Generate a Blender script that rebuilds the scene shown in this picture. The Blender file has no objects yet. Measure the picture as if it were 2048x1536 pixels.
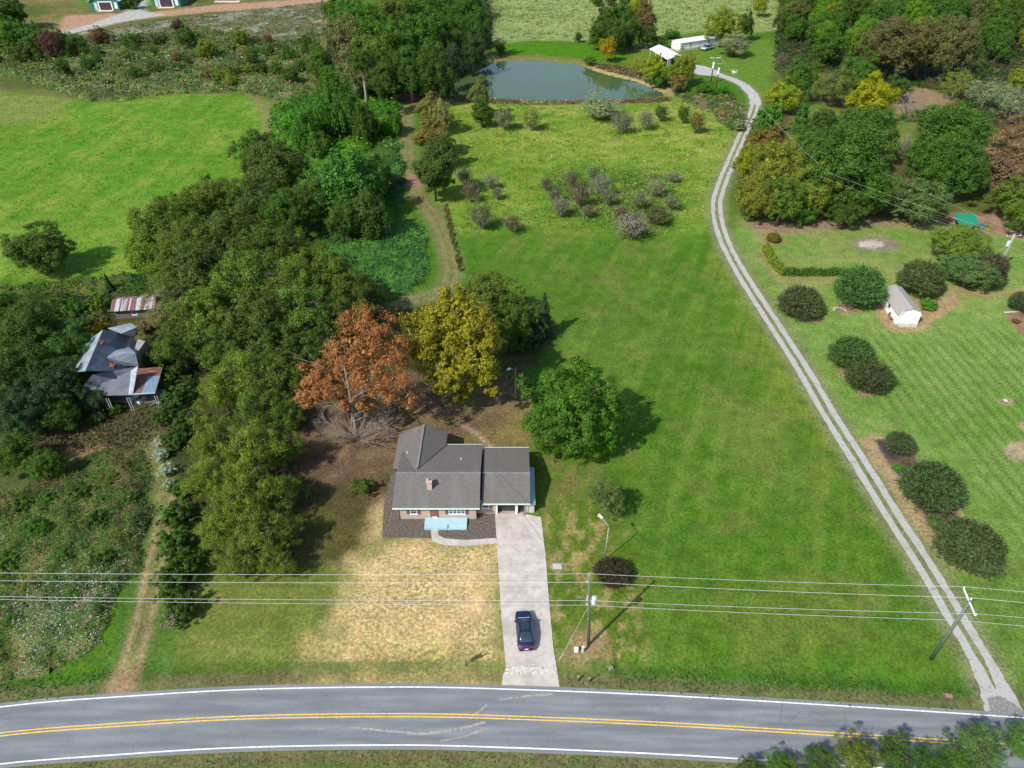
import bpy, math, random
import numpy as np
from mathutils import Vector, Matrix

# ------------------------------------------------------------------ camera, light
F0, PITCH, CAMH = 1421.0, math.radians(38.5), 70.0
SP, CP = math.sin(PITCH), math.cos(PITCH)
scene = bpy.context.scene
COL = scene.collection
cam_d = bpy.data.cameras.new("camera"); cam = bpy.data.objects.new("camera", cam_d); COL.objects.link(cam)
cam.location = (0, 0, CAMH); cam.rotation_euler = (math.radians(90) - PITCH, 0, 0)
cam_d.sensor_fit = 'HORIZONTAL'; cam_d.sensor_width = 36.0; cam_d.lens = 36.0 * F0 / 2048.0
cam_d.clip_start = 0.5; cam_d.clip_end = 8000
scene.camera = cam

SUN_EL, SUN_AZ = math.radians(45), math.radians(48)     # shadows fall towards azimuth 48 deg (clockwise from +Y)
world = bpy.data.worlds.new("World"); scene.world = world; world.use_nodes = True
wn = world.node_tree.nodes; wl = world.node_tree.links
sky = wn.new("ShaderNodeTexSky"); sky.sky_type = 'NISHITA'; sky.sun_disc = False
sky.sun_elevation = SUN_EL; sky.sun_rotation = SUN_AZ + math.pi
wl.new(sky.outputs[0], wn["Background"].inputs[0]); wn["Background"].inputs[1].default_value = 0.135
sun_d = bpy.data.lights.new("sun", 'SUN'); sun_d.energy = 3.9; sun_d.angle = math.radians(0.6); sun_d.color = (1.0, 0.955, 0.88)
sun = bpy.data.objects.new("sun", sun_d); COL.objects.link(sun)
sdir = Vector((math.sin(SUN_AZ) * math.cos(SUN_EL), math.cos(SUN_AZ) * math.cos(SUN_EL), -math.sin(SUN_EL)))
sun.rotation_euler = sdir.to_track_quat('-Z', 'Y').to_euler(); sun.location = (-60, -60, 120)
scene.view_settings.view_transform = 'Standard'; scene.view_settings.look = 'None'
scene.view_settings.exposure = 0.55; scene.view_settings.gamma = 1.0
scene.cycles.max_bounces = 6; scene.cycles.diffuse_bounces = 2; scene.cycles.glossy_bounces = 2
scene.cycles.transmission_bounces = 3; scene.cycles.transparent_max_bounces = 4

def W(x, y, z=0.0):
    """point of the place at height z that lies on the given sight line (measured from the survey picture)"""
    u = (x - 1024) / F0; v = (y - 768) / F0
    t = (CAMH - z) / (SP + v * CP)
    return Vector((u * t, (CP - v * SP) * t, z))
def hgt(base, ytop):
    lo, hi = 0.0, 40.0
    for _ in range(40):
        m = (lo + hi) / 2; dz = CAMH - m
        if 768 + F0 * (-base.y * SP + dz * CP) / (base.y * CP + dz * SP) > ytop: lo = m
        else: hi = m
    return lo

# ------------------------------------------------------------------ noise
def _h(ix, iy, s):
    n = (ix.astype(np.int64) * 374761393 + iy.astype(np.int64) * 668265263 + s * 974634777) & 0x7fffffff
    n = ((n ^ (n >> 13)) * 1274126177) & 0x7fffffff
    return ((n ^ (n >> 16)) & 0xffff) / 65535.0
def vn(x, y, s=0):
    ix = np.floor(x); iy = np.floor(y); fx = x - ix; fy = y - iy
    fx = fx * fx * (3 - 2 * fx); fy = fy * fy * (3 - 2 * fy)
    a = _h(ix, iy, s); b = _h(ix + 1, iy, s); c = _h(ix, iy + 1, s); d = _h(ix + 1, iy + 1, s)
    return (a * (1 - fx) + b * fx) * (1 - fy) + (c * (1 - fx) + d * fx) * fy
def fbm(x, y, s=0, o=4):
    r = 0; a = 0.5; t = 0
    for i in range(o):
        r = r + a * vn(x, y, s + i * 17); t += a; a *= 0.55; x = x * 2.03 + 5.1; y = y * 2.03 - 3.7
    return r / t
def sdist(px, py, poly):
    """signed distance to a polygon, positive inside"""
    d = np.full(px.shape, 1e9); ins = np.zeros(px.shape, bool); n = len(poly)
    for i in range(n):
        ax, ay = poly[i]; bx, by = poly[(i + 1) % n]
        ex, ey = bx - ax, by - ay; wx, wy = px - ax, py - ay
        t = np.clip((wx * ex + wy * ey) / (ex * ex + ey * ey + 1e-9), 0, 1)
        d = np.minimum(d, np.hypot(wx - ex * t, wy - ey * t))
        if ay != by:
            c = ((ay > py) != (by > py)) & (px < (bx - ax) * (py - ay) / (by - ay) + ax)
            ins ^= c
    return np.where(ins, d, -d)
def ldist(px, py, line):
    d = np.full(px.shape, 1e9)
    for i in range(len(line) - 1):
        ax, ay = line[i]; bx, by = line[i + 1]; ex, ey = bx - ax, by - ay
        t = np.clip(((px - ax) * ex + (py - ay) * ey) / (ex * ex + ey * ey + 1e-9), 0, 1)
        d = np.minimum(d, np.hypot(px - ax - ex * t, py - ay - ey * t))
    return d
def WP(pts, z=0.0): return [tuple(W(x, y, z)[:2]) for x, y in pts]
def smooth(pts, n=8):
    """catmull-rom through points"""
    P = [Vector(p) for p in pts]; P = [P[0] * 2 - P[1]] + P + [P[-1] * 2 - P[-2]]; out = []
    for i in range(1, len(P) - 2):
        for k in range(n):
            t = k / n; a, b, c, d = P[i - 1], P[i], P[i + 1], P[i + 2]
            out.append(0.5 * ((2 * b) + (c - a) * t + (2 * a - 5 * b + 4 * c - d) * t * t + (3 * b - a - 3 * c + d) * t ** 3))
    out.append(P[-2]); return out

# ------------------------------------------------------------------ materials
def nm(name):
    m = bpy.data.materials.new(name); m.use_nodes = True; nt = m.node_tree
    return m, nt, nt.nodes["Principled BSDF"]
def N(nt, t, **kw):
    n = nt.nodes.new("ShaderNode" + t)
    for k, v in kw.items():
        if k in ('op',): n.operation = v
        elif k == 'dt': n.data_type = v
        elif k == 'bt': n.blend_type = v
        elif k == 'attr': n.attribute_name = v
        elif k.startswith('i_'): n.inputs[k[2:].replace('_', ' ')].default_value = v
    return n
def mixc(nt, fac, a, b, bt='MIX'):
    n = nt.nodes.new("ShaderNodeMix"); n.data_type = 'RGBA'; n.blend_type = bt
    for s, v in ((n.inputs[0], fac), (n.inputs[6], a), (n.inputs[7], b)):
        if isinstance(v, (int, float)): s.default_value = v
        elif isinstance(v, tuple): s.default_value = (*v, 1) if len(v) == 3 else v
        else: nt.links.new(v, s)
    return n.outputs[2]
def mth(nt, op, a, b=0.0, c=None, clamp=False):
    n = nt.nodes.new("ShaderNodeMath"); n.operation = op; n.use_clamp = clamp
    for s, v in zip(n.inputs, (a, b, c)):
        if v is None: continue
        if isinstance(v, (int, float)): s.default_value = v
        else: nt.links.new(v, s)
    return n.outputs[0]
def coords(nt, kind='Object', scale=(1, 1, 1), rot=(0, 0, 0)):
    tc = nt.nodes.new("ShaderNodeTexCoord"); mp = nt.nodes.new("ShaderNodeMapping")
    nt.links.new(tc.outputs[kind], mp.inputs[0]); mp.inputs['Scale'].default_value = scale; mp.inputs['Rotation'].default_value = rot
    return mp.outputs[0]
def noise(nt, vec, scale, detail=4, rough=0.6):
    n = nt.nodes.new("ShaderNodeTexNoise"); nt.links.new(vec, n.inputs['Vector'])
    n.inputs['Scale'].default_value = scale; n.inputs['Detail'].default_value = detail; n.inputs['Roughness'].default_value = rough
    return n.outputs[0]
def mr(nt, v, a, b, c, d):
    n = nt.nodes.new("ShaderNodeMapRange"); nt.links.new(v, n.inputs[0])
    for i, x in enumerate((a, b, c, d)): n.inputs[i + 1].default_value = x
    return n.outputs[0]
def bump(nt, bs, h, strength=0.5, dist=0.1):
    b = nt.nodes.new("ShaderNodeBump"); b.inputs['Strength'].default_value = strength; b.inputs['Distance'].default_value = dist
    nt.links.new(h, b.inputs['Height']); nt.links.new(b.outputs[0], bs.inputs['Normal'])

_simple = {}
def simple(name, col, rough=0.6, metal=0.0, var=0.15, scale=2.0, bmp=0.0, spec=0.3):
    if name in _simple: return _simple[name]
    m, nt, bs = nm(name); v = coords(nt)
    n1 = noise(nt, v, scale, 5)
    f = mr(nt, n1, 0.3, 0.7, 1 - var, 1 + var)
    c = mixc(nt, 1.0, col, (1, 1, 1), 'MULTIPLY')
    vm = nt.nodes.new("ShaderNodeVectorMath"); vm.operation = 'SCALE'; nt.links.new(c, vm.inputs[0]); nt.links.new(f, vm.inputs['Scale'])
    nt.links.new(vm.outputs[0], bs.inputs['Base Color'])
    bs.inputs['Roughness'].default_value = rough; bs.inputs['Metallic'].default_value = metal
    bs.inputs['Specular IOR Level'].default_value = spec
    if bmp: bump(nt, bs, noise(nt, v, scale * 6, 4), bmp, 0.02)
    _simple[name] = m; return m

def leaf_material(name, attr=False, trans=0.36, var=0.36):
    m, nt, bs = nm(name)
    if attr:
        a = N(nt, 'Attribute', attr='albedo'); base = a.outputs['Color']
    else:
        oi = nt.nodes.new("ShaderNodeObjectInfo"); base = oi.outputs['Color']
    g = nt.nodes.new("ShaderNodeNewGeometry"); r = g.outputs['Random Per Island']
    f = mr(nt, r, 0, 1, 1 - var, 1 + var)
    v = coords(nt, 'Object')
    nz = noise(nt, v, 1.6 if not attr else 0.35, 3)
    f2 = mr(nt, nz, 0.3, 0.7, 0.72, 1.3)
    f3 = mth(nt, 'MULTIPLY', f, f2)
    hs = nt.nodes.new("ShaderNodeHueSaturation")
    r2 = mth(nt, 'FRACT', mth(nt, 'MULTIPLY', r, 7.31))
    nt.links.new(mr(nt, r2, 0, 1, 0.478, 0.512), hs.inputs['Hue']); nt.links.new(f3, hs.inputs['Value']); nt.links.new(base, hs.inputs['Color'])
    hs.inputs['Saturation'].default_value = 1.04
    nt.links.new(hs.outputs[0], bs.inputs['Base Color']); bs.inputs['Roughness'].default_value = 0.55; bs.inputs['Specular IOR Level'].default_value = 0.12
    tr = nt.nodes.new("ShaderNodeBsdfTranslucent"); nt.links.new(mixc(nt, 1.0, hs.outputs[0], (1.15, 1.25, 0.6), 'MULTIPLY'), tr.inputs[0])
    mx = nt.nodes.new("ShaderNodeMixShader"); mx.inputs[0].default_value = trans
    nt.links.new(bs.outputs[0], mx.inputs[1]); nt.links.new(tr.outputs[0], mx.inputs[2])
    nt.links.new(mx.outputs[0], nt.nodes["Material Output"].inputs[0]); return m
LEAF = leaf_material('leaves'); LEAFA = leaf_material('ground_leaves', True, 0.2, 0.35)
BARK = simple('bark', (0.12, 0.095, 0.075), 0.9, var=0.35, scale=3, bmp=0.5)
PALEBARK = simple('pale_bark', (0.24, 0.20, 0.165), 0.9, var=0.3, scale=3)

# ------------------------------------------------------------------ mesh helpers
def tag(o, label=None, cat=None, group=None, kind=None):
    if label: o['label'] = label
    if cat: o['category'] = cat
    if group: o['group'] = group
    if kind: o['kind'] = kind
    return o
def empty(name, loc=(0, 0, 0), rz=0.0):
    o = bpy.data.objects.new(name, None); o.location = loc; o.rotation_euler = (0, 0, rz); o.empty_display_size = 0.3; COL.objects.link(o); return o
class MB:
    def __init__(s): s.v = []; s.f = []
    def add(s, vs, fs):
        b = len(s.v); s.v += [tuple(x) for x in vs]; s.f += [tuple(b + i for i in f) for f in fs]; return s
    def box(s, x0, x1, y0, y1, z0, z1):
        return s.add([(x0, y0, z0), (x1, y0, z0), (x1, y1, z0), (x0, y1, z0), (x0, y0, z1), (x1, y0, z1), (x1, y1, z1), (x0, y1, z1)],
                     [(3, 2, 1, 0), (4, 5, 6, 7), (0, 1, 5, 4), (1, 2, 6, 5), (2, 3, 7, 6), (3, 0, 4, 7)])
    def beam(s, p, q, w, h=None, up=(0, 0, 1)):
        p, q = Vector(p), Vector(q); h = h or w; d = (q - p).normalized(); u = Vector(up)
        if abs(d.dot(u)) > 0.98: u = Vector((1, 0, 0))
        a = d.cross(u).normalized() * w / 2; b = a.cross(d).normalized() * h / 2
        vs = [p - a - b, p + a - b, p + a + b, p - a + b, q - a - b, q + a - b, q + a + b, q - a + b]
        return s.add(vs, [(0, 1, 2, 3), (7, 6, 5, 4), (1, 0, 4, 5), (2, 1, 5, 6), (3, 2, 6, 7), (0, 3, 7, 4)])
    def tube(s, pts, rad, n=8, cap=True):
        pts = [Vector(p) for p in pts]; rad = rad if isinstance(rad, (list, tuple)) else [rad] * len(pts); vs = []; fs = []
        u = None
        for i, p in enumerate(pts):
            d = (pts[min(i + 1, len(pts) - 1)] - pts[max(i - 1, 0)]).normalized()
            if u is None: u = Vector((1, 0, 0)) if abs(d.x) < 0.8 else Vector((0, 1, 0))
            a = d.cross(u).normalized(); b = d.cross(a).normalized()
            for k in range(n):
                t = 2 * math.pi * k / n; vs.append(p + (a * math.cos(t) + b * math.sin(t)) * rad[i])
        for i in range(len(pts) - 1):
            for k in range(n):
                k2 = (k + 1) % n; fs.append((i * n + k, i * n + k2, (i + 1) * n + k2, (i + 1) * n + k))
        if cap:
            fs.append(tuple(range(n))[::-1]); m = (len(pts) - 1) * n; fs.append(tuple(m + k for k in range(n)))
        return s.add(vs, fs)
    def slab(s, pts, th):
        """thick plate from a loop of 3-D points (top), thickness downwards"""
        n = len(pts); top = [Vector(p) for p in pts]; bot = [p - Vector((0, 0, th)) for p in top]
        return s.add(top + bot, [tuple(range(n)), tuple(range(n, 2 * n))[::-1]] + [(i + n, (i + 1) % n + n, (i + 1) % n, i) for i in range(n)])
    def build(s, name, mat, parent=None, sm=False, bevel=0.0):
        me = bpy.data.meshes.new(name); me.from_pydata(s.v, [], s.f); me.update()
        import bmesh
        bm = bmesh.new(); bm.from_mesh(me); bmesh.ops.recalc_face_normals(bm, faces=bm.faces); bm.to_mesh(me); bm.free()
        if sm:
            for p in me.polygons: p.use_smooth = True
        me.materials.append(mat); o = bpy.data.objects.new(name, me); COL.objects.link(o)
        if parent: o.parent = parent
        if bevel:
            b = o.modifiers.new('bevel', 'BEVEL'); b.width = bevel; b.segments = 2; b.limit_method = 'ANGLE'
        return o
def npmesh(name, V, quads, mat, cols=None):
    me = bpy.data.meshes.new(name); nv = len(V); nf = len(quads); k = quads.shape[1]
    me.vertices.add(nv); me.vertices.foreach_set('co', V.astype(np.float32).ravel())
    me.loops.add(nf * k); me.loops.foreach_set('vertex_index', quads.astype(np.int32).ravel())
    me.polygons.add(nf); me.polygons.foreach_set('loop_start', np.arange(0, nf * k, k, dtype=np.int32))
    me.polygons.foreach_set('loop_total', np.full(nf, k, dtype=np.int32))
    if cols is not None:
        a = me.attributes.new('albedo', 'FLOAT_COLOR', 'POINT')
        c4 = np.ones((nv, 4), np.float32); c4[:, :3] = cols; a.data.foreach_set('color', c4.ravel())
    me.update(calc_edges=True); me.validate(); me.materials.append(mat); return me
def leafquads(C, Nn, size, aspect=1.0, rs=None, axis=None):
    """rhombic leaves: centres C, normals Nn, half lengths size"""
    n = len(C); Nn = Nn / (np.linalg.norm(Nn, axis=1, keepdims=True) + 1e-9)
    r = rs.normal(size=(n, 3)) if axis is None else axis
    A = r - (r * Nn).sum(1, keepdims=True) * Nn; A /= np.linalg.norm(A, axis=1, keepdims=True) + 1e-9
    B = np.cross(Nn, A); s = size.reshape(-1, 1)
    V = np.stack([C + A * s, C + B * s * aspect + Nn * s * 0.15, C - A * s, C - B * s * aspect + Nn * s * 0.15], 1).reshape(-1, 3)
    return V, np.arange(4 * n).reshape(-1, 4)

# ------------------------------------------------------------------ plant prototypes (unit: crown radius 1)
def crown_mesh(seed, lobes=None, ncl=60, sub=12, m=34, leaf=0.026, clr=(0.2, 0.34), zc=1.15, rz=0.95, profile=None, inner=1500, droop=0.0, aspect=0.6, fill=0.5, up=0.3, loose=0.55, rag=0.12):
    """crown in three levels: boughs, sprays on each bough, leaves on each spray"""
    rs = np.random.RandomState(seed); Cs = []; Ns = []; S = []
    lobes = lobes or [((0, 0, zc), (1, 1, rz), 1.0)]
    tot = sum(l[2] for l in lobes)
    for (lc, lr, w) in lobes:
        lc = np.array(lc); lr = np.array(lr, float); k = max(4, int(ncl * w / tot)); unit = min(lr)
        ga = math.pi * (3 - math.sqrt(5)); ii = np.arange(k) + 0.5
        ct = 1 - 1.66 * ii / k; ph = ga * ii + rs.rand() * 6
        st = np.sqrt(np.clip(1 - ct * ct, 0, 1))
        D = np.stack([st * np.cos(ph), st * np.sin(ph), ct], 1) + rs.normal(size=(k, 3)) * 0.14
        cr = rs.uniform(clr[0], clr[1], k)
        rad = rs.uniform(fill, 1.0, k) ** 0.5 * (1 + rs.normal(size=k) * rag) - cr * 0.8
        P = D * rad[:, None]
        if profile is not None: P[:, :2] *= profile(P[:, 2])[:, None]
        P = P * lr + lc
        for j in range(k):
            ns = max(3, int(sub * (cr[j] / np.mean(clr)) ** 2))
            d = rs.normal(size=(ns, 3)); d += D[j] * 1.0 + np.array([0, 0, up]); d /= np.linalg.norm(d, axis=1, keepdims=True)
            q = P[j] + d * (cr[j] * unit * rs.uniform(0.55, 1.1, ns))[:, None]
            sr = cr[j] * unit * rs.uniform(0.24, 0.46, ns)
            o = rs.normal(size=(ns, m, 3)); on = o / (np.linalg.norm(o, axis=2, keepdims=True) + 1e-6)
            c = q[:, None, :] + o * (sr * loose)[:, None, None] * np.array([1.05, 1.05, 0.8])
            if droop: c[:, :, 2] -= droop * rs.rand(ns, m) ** 2 * cr[j] * 2 * unit
            nn = on * 0.55 + d[:, None, :] * 0.5 + rs.normal(size=o.shape) * 0.45 + np.array([0, 0, 0.3])
            Cs.append(c.reshape(-1, 3)); Ns.append(nn.reshape(-1, 3)); S.append(leaf * rs.uniform(0.6, 1.4, ns * m))
        n = int(inner * w / tot); d = rs.normal(size=(n, 3)); d /= np.linalg.norm(d, axis=1, keepdims=True)
        q = d * rs.uniform(0.2, 0.62, (n, 1))
        if profile is not None: q[:, :2] *= profile(q[:, 2])[:, None]
        Cs.append(q * lr + lc); Ns.append(d + rs.normal(size=(n, 3)) * 0.4); S.append(leaf * rs.uniform(1.8, 3.4, n))
    C = np.concatenate(Cs); C[:, 2] = np.maximum(C[:, 2], 0.02)
    V, Q = leafquads(C, np.concatenate(Ns), np.concatenate(S), aspect, rs)
    return npmesh('crown', V, Q, LEAF)
def spiky_mesh(seed, n=12000, zc=0.62, rz=0.66, leaf=0.085, aspect=0.2, lump_=.95):
    rs = np.random.RandomState(seed); d = rs.normal(size=(n, 3)); d[:, 2] = np.abs(d[:, 2]) * 1.1 - 0.35
    d /= np.linalg.norm(d, axis=1, keepdims=True)
    lump = 1.0 - lump_ / 2 + lump_ * fbm(np.cos(np.arctan2(d[:, 1], d[:, 0])) * 1.7 + np.sin(np.arctan2(d[:, 1], d[:, 0]) * 2) + 9, d[:, 2] * 3.5 + 7, seed, 3)
    r = (rs.uniform(0.35, 1.0, n) ** 0.35) * lump; r[rs.rand(n) < .16] *= 1.13
    C = d * r[:, None] * np.array([1, 1, rz]) + np.array([0, 0, zc]); C[:, 2] = np.maximum(C[:, 2], 0.03)
    ax = d + rs.normal(size=(n, 3)) * 0.5 + np.array([0, 0, 0.2])
    nn = np.cross(ax, rs.normal(size=(n, 3)))
    nn[:, 2] = np.abs(nn[:, 2])
    V, Q = leafquads(C, nn, leaf * rs.uniform(0.6, 1.3, n), aspect, rs, axis=ax)
    return npmesh('foliage', V, Q, LEAF)
def conifer_mesh(seed, H=3.4, n=7000):
    rs = np.random.RandomState(seed); z = rs.rand(n) ** 1.25; tier = 0.84 + 0.16 * np.sin(z * 42 + rs.rand(n))
    ph = rs.rand(n) * 2 * math.pi; az = 0.88 + 0.18 * np.sin(ph * 5 + z * 9)
    R = (1 - z) ** 0.8 * tier * az * rs.uniform(0.55, 1.05, n)
    C = np.stack([R * np.cos(ph), R * np.sin(ph), 0.12 + z * H - 0.18 * R], 1)
    nn = np.stack([np.cos(ph) * 0.6, np.sin(ph) * 0.6, np.ones(n)], 1) + rs.normal(size=(n, 3)) * 0.5
    V, Q = leafquads(C, nn, 0.085 * rs.uniform(0.6, 1.4, n), 0.5, rs)
    return npmesh('foliage', V, Q, LEAF)
def trunk_mesh(seed, h=1.2, r=0.06, limbs=8, spread=0.75, twigs=3, low=0.35, name='trunk', mat=None, rise=0.5):
    rnd = random.Random(seed); m = MB()
    pts = [Vector((0, 0, -0.03))]; 
    for i in range(1, 6): pts.append(Vector((rnd.uniform(-1, 1) * 0.02 * i, rnd.uniform(-1, 1) * 0.02 * i, h * i / 5)))
    m.tube(pts, [r * 1.35, r, r * 0.85, r * 0.7, r * 0.5, r * 0.25], 8)
    for k in range(limbs):
        t = low + (1 - low) * (k + 0.5) / limbs; a = k * 2.4 + rnd.random(); zb = h * t
        L = spread * rnd.uniform(0.7, 1.1); ri = r * (1.05 - t) * 0.75 + 0.006
        p0 = Vector((0, 0, zb)); d = Vector((math.cos(a), math.sin(a), rise + rnd.random() * 0.4))
        p1 = p0 + d * L * 0.45; p2 = p1 + Vector((d.x, d.y, d.z * 0.7)) * L * 0.5 + Vector((0, 0, rnd.uniform(-.05, .1)))
        m.tube([p0, p1, p2], [ri, ri * 0.65, ri * 0.2], 5)
        for q in range(twigs):
            b = p0.lerp(p1, rnd.uniform(0.5, 1)) if q % 2 else p1.lerp(p2, rnd.uniform(0, 0.8)); a2 = a + rnd.uniform(-1.3, 1.3)
            e = b + Vector((math.cos(a2), math.sin(a2), rnd.uniform(0.1, 0.9))) * L * 0.38
            m.tube([b, b.lerp(e, 0.5) + Vector((0, 0, 0.02)), e], [ri * 0.4, ri * 0.28, ri * 0.1], 4)
    o = m.build(name, mat or BARK, sm=True); me = o.data; bpy.data.objects.remove(o); return me
def twig_mesh(seed, stems=9, L=1.0, up=0.9, r=0.02, sub=6, subsub=4, mat=None, name='branches', z0=0.0, mod=1.0):
    rnd = random.Random(seed); m = MB()
    for k in range(stems):
        a = 2 * math.pi * k / stems + rnd.uniform(-.3, .3); u = up * rnd.uniform(0.6, 1.3)
        d = Vector((math.cos(a), math.sin(a), u)).normalized(); p = Vector((0, 0, z0)); pts = [p]
        for i in range(4): d = (d + Vector((rnd.uniform(-.2, .2), rnd.uniform(-.2, .2), -0.05))).normalized(); p = p + d * L * 0.27; pts.append(p)
        m.tube(pts, [r, r * 0.8, r * 0.6, r * 0.4, r * 0.2], 5)
        for j in range(sub):
            t = rnd.uniform(0.25, 0.95) * 4; i = min(3, int(t)); b = pts[i].lerp(pts[i + 1], t - i)
            e = (d + Vector((rnd.uniform(-1, 1), rnd.uniform(-1, 1), rnd.uniform(-.3, .8))) * 0.9).normalized(); q = b + e * L * rnd.uniform(0.2, 0.42)
            m.tube([b, b.lerp(q, .5) + Vector((0, 0, .01)), q], [r * 0.45, r * 0.32, r * 0.12], 4)
            for s in range(subsub):
                c = b.lerp(q, rnd.uniform(0.3, 1)); f = (e + Vector((rnd.uniform(-1, 1), rnd.uniform(-1, 1), rnd.uniform(-.5, .8)))).normalized()
                m.tube([c, c + f * L * 0.16], [r * 0.2, r * 0.08], 3, cap=False)
    o = m.build(name, mat or PALEBARK); me = o.data; bpy.data.objects.remove(o); return me

PROTO = {}   # kind -> (list of (part name, mesh, tintable)), zc, half height
def proto(k, parts, zc, rz): PROTO[k] = (parts, zc, rz)
for s, k in enumerate(('broad_a', 'broad_b', 'broad_c')):
    proto(k, [('crown', crown_mesh(11 + s, ncl=56 + 10 * s, clr=(.2, .33)), 1), ('trunk', trunk_mesh(21 + s), 0)], 1.15, .95)
for s, k in enumerate(('oak_a', 'oak_b')):
    proto(k, [('crown', crown_mesh(31 + s, ncl=84, sub=10, m=34, leaf=.023, clr=(.17, .29)), 1), ('trunk', trunk_mesh(41 + s, r=0.075), 0)], 1.15, .95)
proto('low', [('crown', crown_mesh(51, ncl=150, sub=10, m=34, leaf=.021, clr=(.14, .21), zc=.98, rz=.97, rag=.025, fill=.93), 1), ('trunk', trunk_mesh(52), 0)], 0.98, .97)
for s, k in enumerate(('loose_a', 'loose_b')):
    proto(k, [('crown', crown_mesh(61 + s, ncl=70, sub=9, m=24, leaf=.026, clr=(.15, .27), inner=250, fill=.25, up=.5, aspect=.45, loose=.7, rag=.2), 1), ('trunk', trunk_mesh(62 + s, h=1.7, limbs=14, twigs=4), 0)], 1.15, .95)
proto('thin', [('crown', crown_mesh(71, ncl=60, sub=7, m=12, leaf=.026, clr=(.14, .24), inner=60, fill=.2, aspect=.45, loose=.8, rag=.2), 1), ('trunk', trunk_mesh(72, h=1.6, r=.035, limbs=14, twigs=5, mat=PALEBARK), 0)], 1.15, .95)
proto('column', [('crown', crown_mesh(81, ncl=80, leaf=.04, clr=(.26, .42), zc=2.0, rz=1.9, profile=lambda z: np.clip(1.05 - .25 * np.abs(z), .5, 1.1)), 1), ('trunk', trunk_mesh(82, h=3.0), 0)], 2.0, 1.9)
proto('vine', [('crown', crown_mesh(91, ncl=46, sub=14, m=36, leaf=.03, clr=(.24, .4), zc=.9, rz=.95, droop=.5, inner=2500, up=.6, aspect=.9), 1), ('trunk', trunk_mesh(92), 0)], .9, .95)
proto('shrub', [('foliage', spiky_mesh(101), 1), ('stems', twig_mesh(102, 8, .7, 1.2, .02, 2, 0, BARK, 'stems'), 0)], .62, .66)
proto('shrub_b', [('foliage', crown_mesh(103, ncl=36, sub=9, m=26, leaf=.036, clr=(.2, .36), zc=.6, rz=.6, inner=700, rag=.2), 1), ('stems', twig_mesh(104, 8, .7, 1.2, .02, 2, 0, BARK, 'stems'), 0)], .6, .6)
proto('bush', [('foliage', crown_mesh(111, ncl=38, sub=9, m=24, leaf=.04, clr=(.22, .38), zc=.6, rz=.62, inner=700, rag=.2), 1), ('stems', twig_mesh(112, 7, .7, 1.2, .025, 2, 0, BARK, 'stems'), 0)], .6, .62)
proto('scrub', [('foliage', crown_mesh(121, ncl=42, sub=6, m=9, leaf=.04, clr=(.2, .34), zc=.85, rz=.85, inner=120, fill=.2, aspect=.5, loose=.9), 1), ('branches', twig_mesh(122, 11, 1.15, 1.6, .024, 8, 4), 0)], .85, .85)
proto('scrub_b', [('foliage', crown_mesh(123, ncl=40, sub=6, m=18, leaf=.042, clr=(.2, .36), zc=.95, rz=1.0, inner=200, fill=.2, aspect=.5, loose=.8), 1), ('branches', twig_mesh(124, 9, 1.1, 2.0, .024, 7, 3), 0)], .95, 1.0)
proto('bare', [('branches', twig_mesh(125, 10, 1.3, 1.9, .03, 9, 5, name='branches'), 0)], 1.0, .95)
proto('conifer', [('foliage', conifer_mesh(131, n=9000), 1), ('trunk', trunk_mesh(132, h=3.3, r=.06, limbs=4, spread=.3, twigs=0), 0)], 1.7, 1.75)
def srgb(r, g, b):
    f = lambda c: (c / 255 / 12.92) if c <= 10 else ((c / 255 + 0.055) / 1.055) ** 2.4
    return (f(r), f(g), f(b))
PAL = dict(OL=(.115, .185, .032), DO=(.08, .138, .028), DG=(.068, .132, .026), MG=(.085, .175, .03), BG=(.13, .25, .03), YG=(.25, .29, .03),
           YE=(.38, .30, .03), OR=(.37, .185, .07), BR=(.19, .14, .06), GY=(.22, .25, .14), LB=(.28, .22, .16), BL=(.05, .095, .038),
           PU=(.12, .085, .06), GO=(.36, .27, .035), KU=(.09, .25, .03), SH=(.085, .12, .045), WH=(.42, .48, .36), TAN=(.26, .21, .1), LM=(.17, .28, .05), BRK=(.22, .13, .08))
RND = random.Random(5)
def plant(kind, name, px, py, r, col, label, cat, ry=None, group=None, rot=None, maxz=None, at=None, jit=0.08):
    """stand a plant whose crown is centred on this sight line; r = apparent half width, ry = half height"""
    parts, zc, rz = PROTO[kind]; zs = 1.0
    th = PITCH + math.atan((py - 768) / F0)
    if ry:
        q = (ry / r) ** 2 - math.sin(th) ** 2
        zs = math.sqrt(max(q, 0.12)) / math.cos(th) / rz; zs = min(max(zs, 0.45), 1.9)
    R = 3.0
    for _ in range(12):
        z = zc * zs * R; R = r * (CAMH - z) / (SP + (py - 768) / F0 * CP) / F0
    p = W(px, py, zc * zs * R)
    e = empty(name, (p.x, p.y, 0), RND.uniform(0, 6.28) if rot is None else rot); e.scale = (R, R, R * zs)
    c = PAL[col] if isinstance(col, str) else col
    if c[1] >= c[0] and c[0] < .35: c = (c[0] * 1.06, c[1] * 1.06, c[2] * 1.05)
    j = [1 + RND.uniform(-jit, jit) for _ in range(3)]
    for pn, me, tint in parts:
        o = bpy.data.objects.new(pn, me); COL.objects.link(o); o.parent = e
        if tint: o.color = (c[0] * j[0], c[1] * j[1], c[2] * j[2], 1)
    tag(e, label, cat, group); return e

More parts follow.
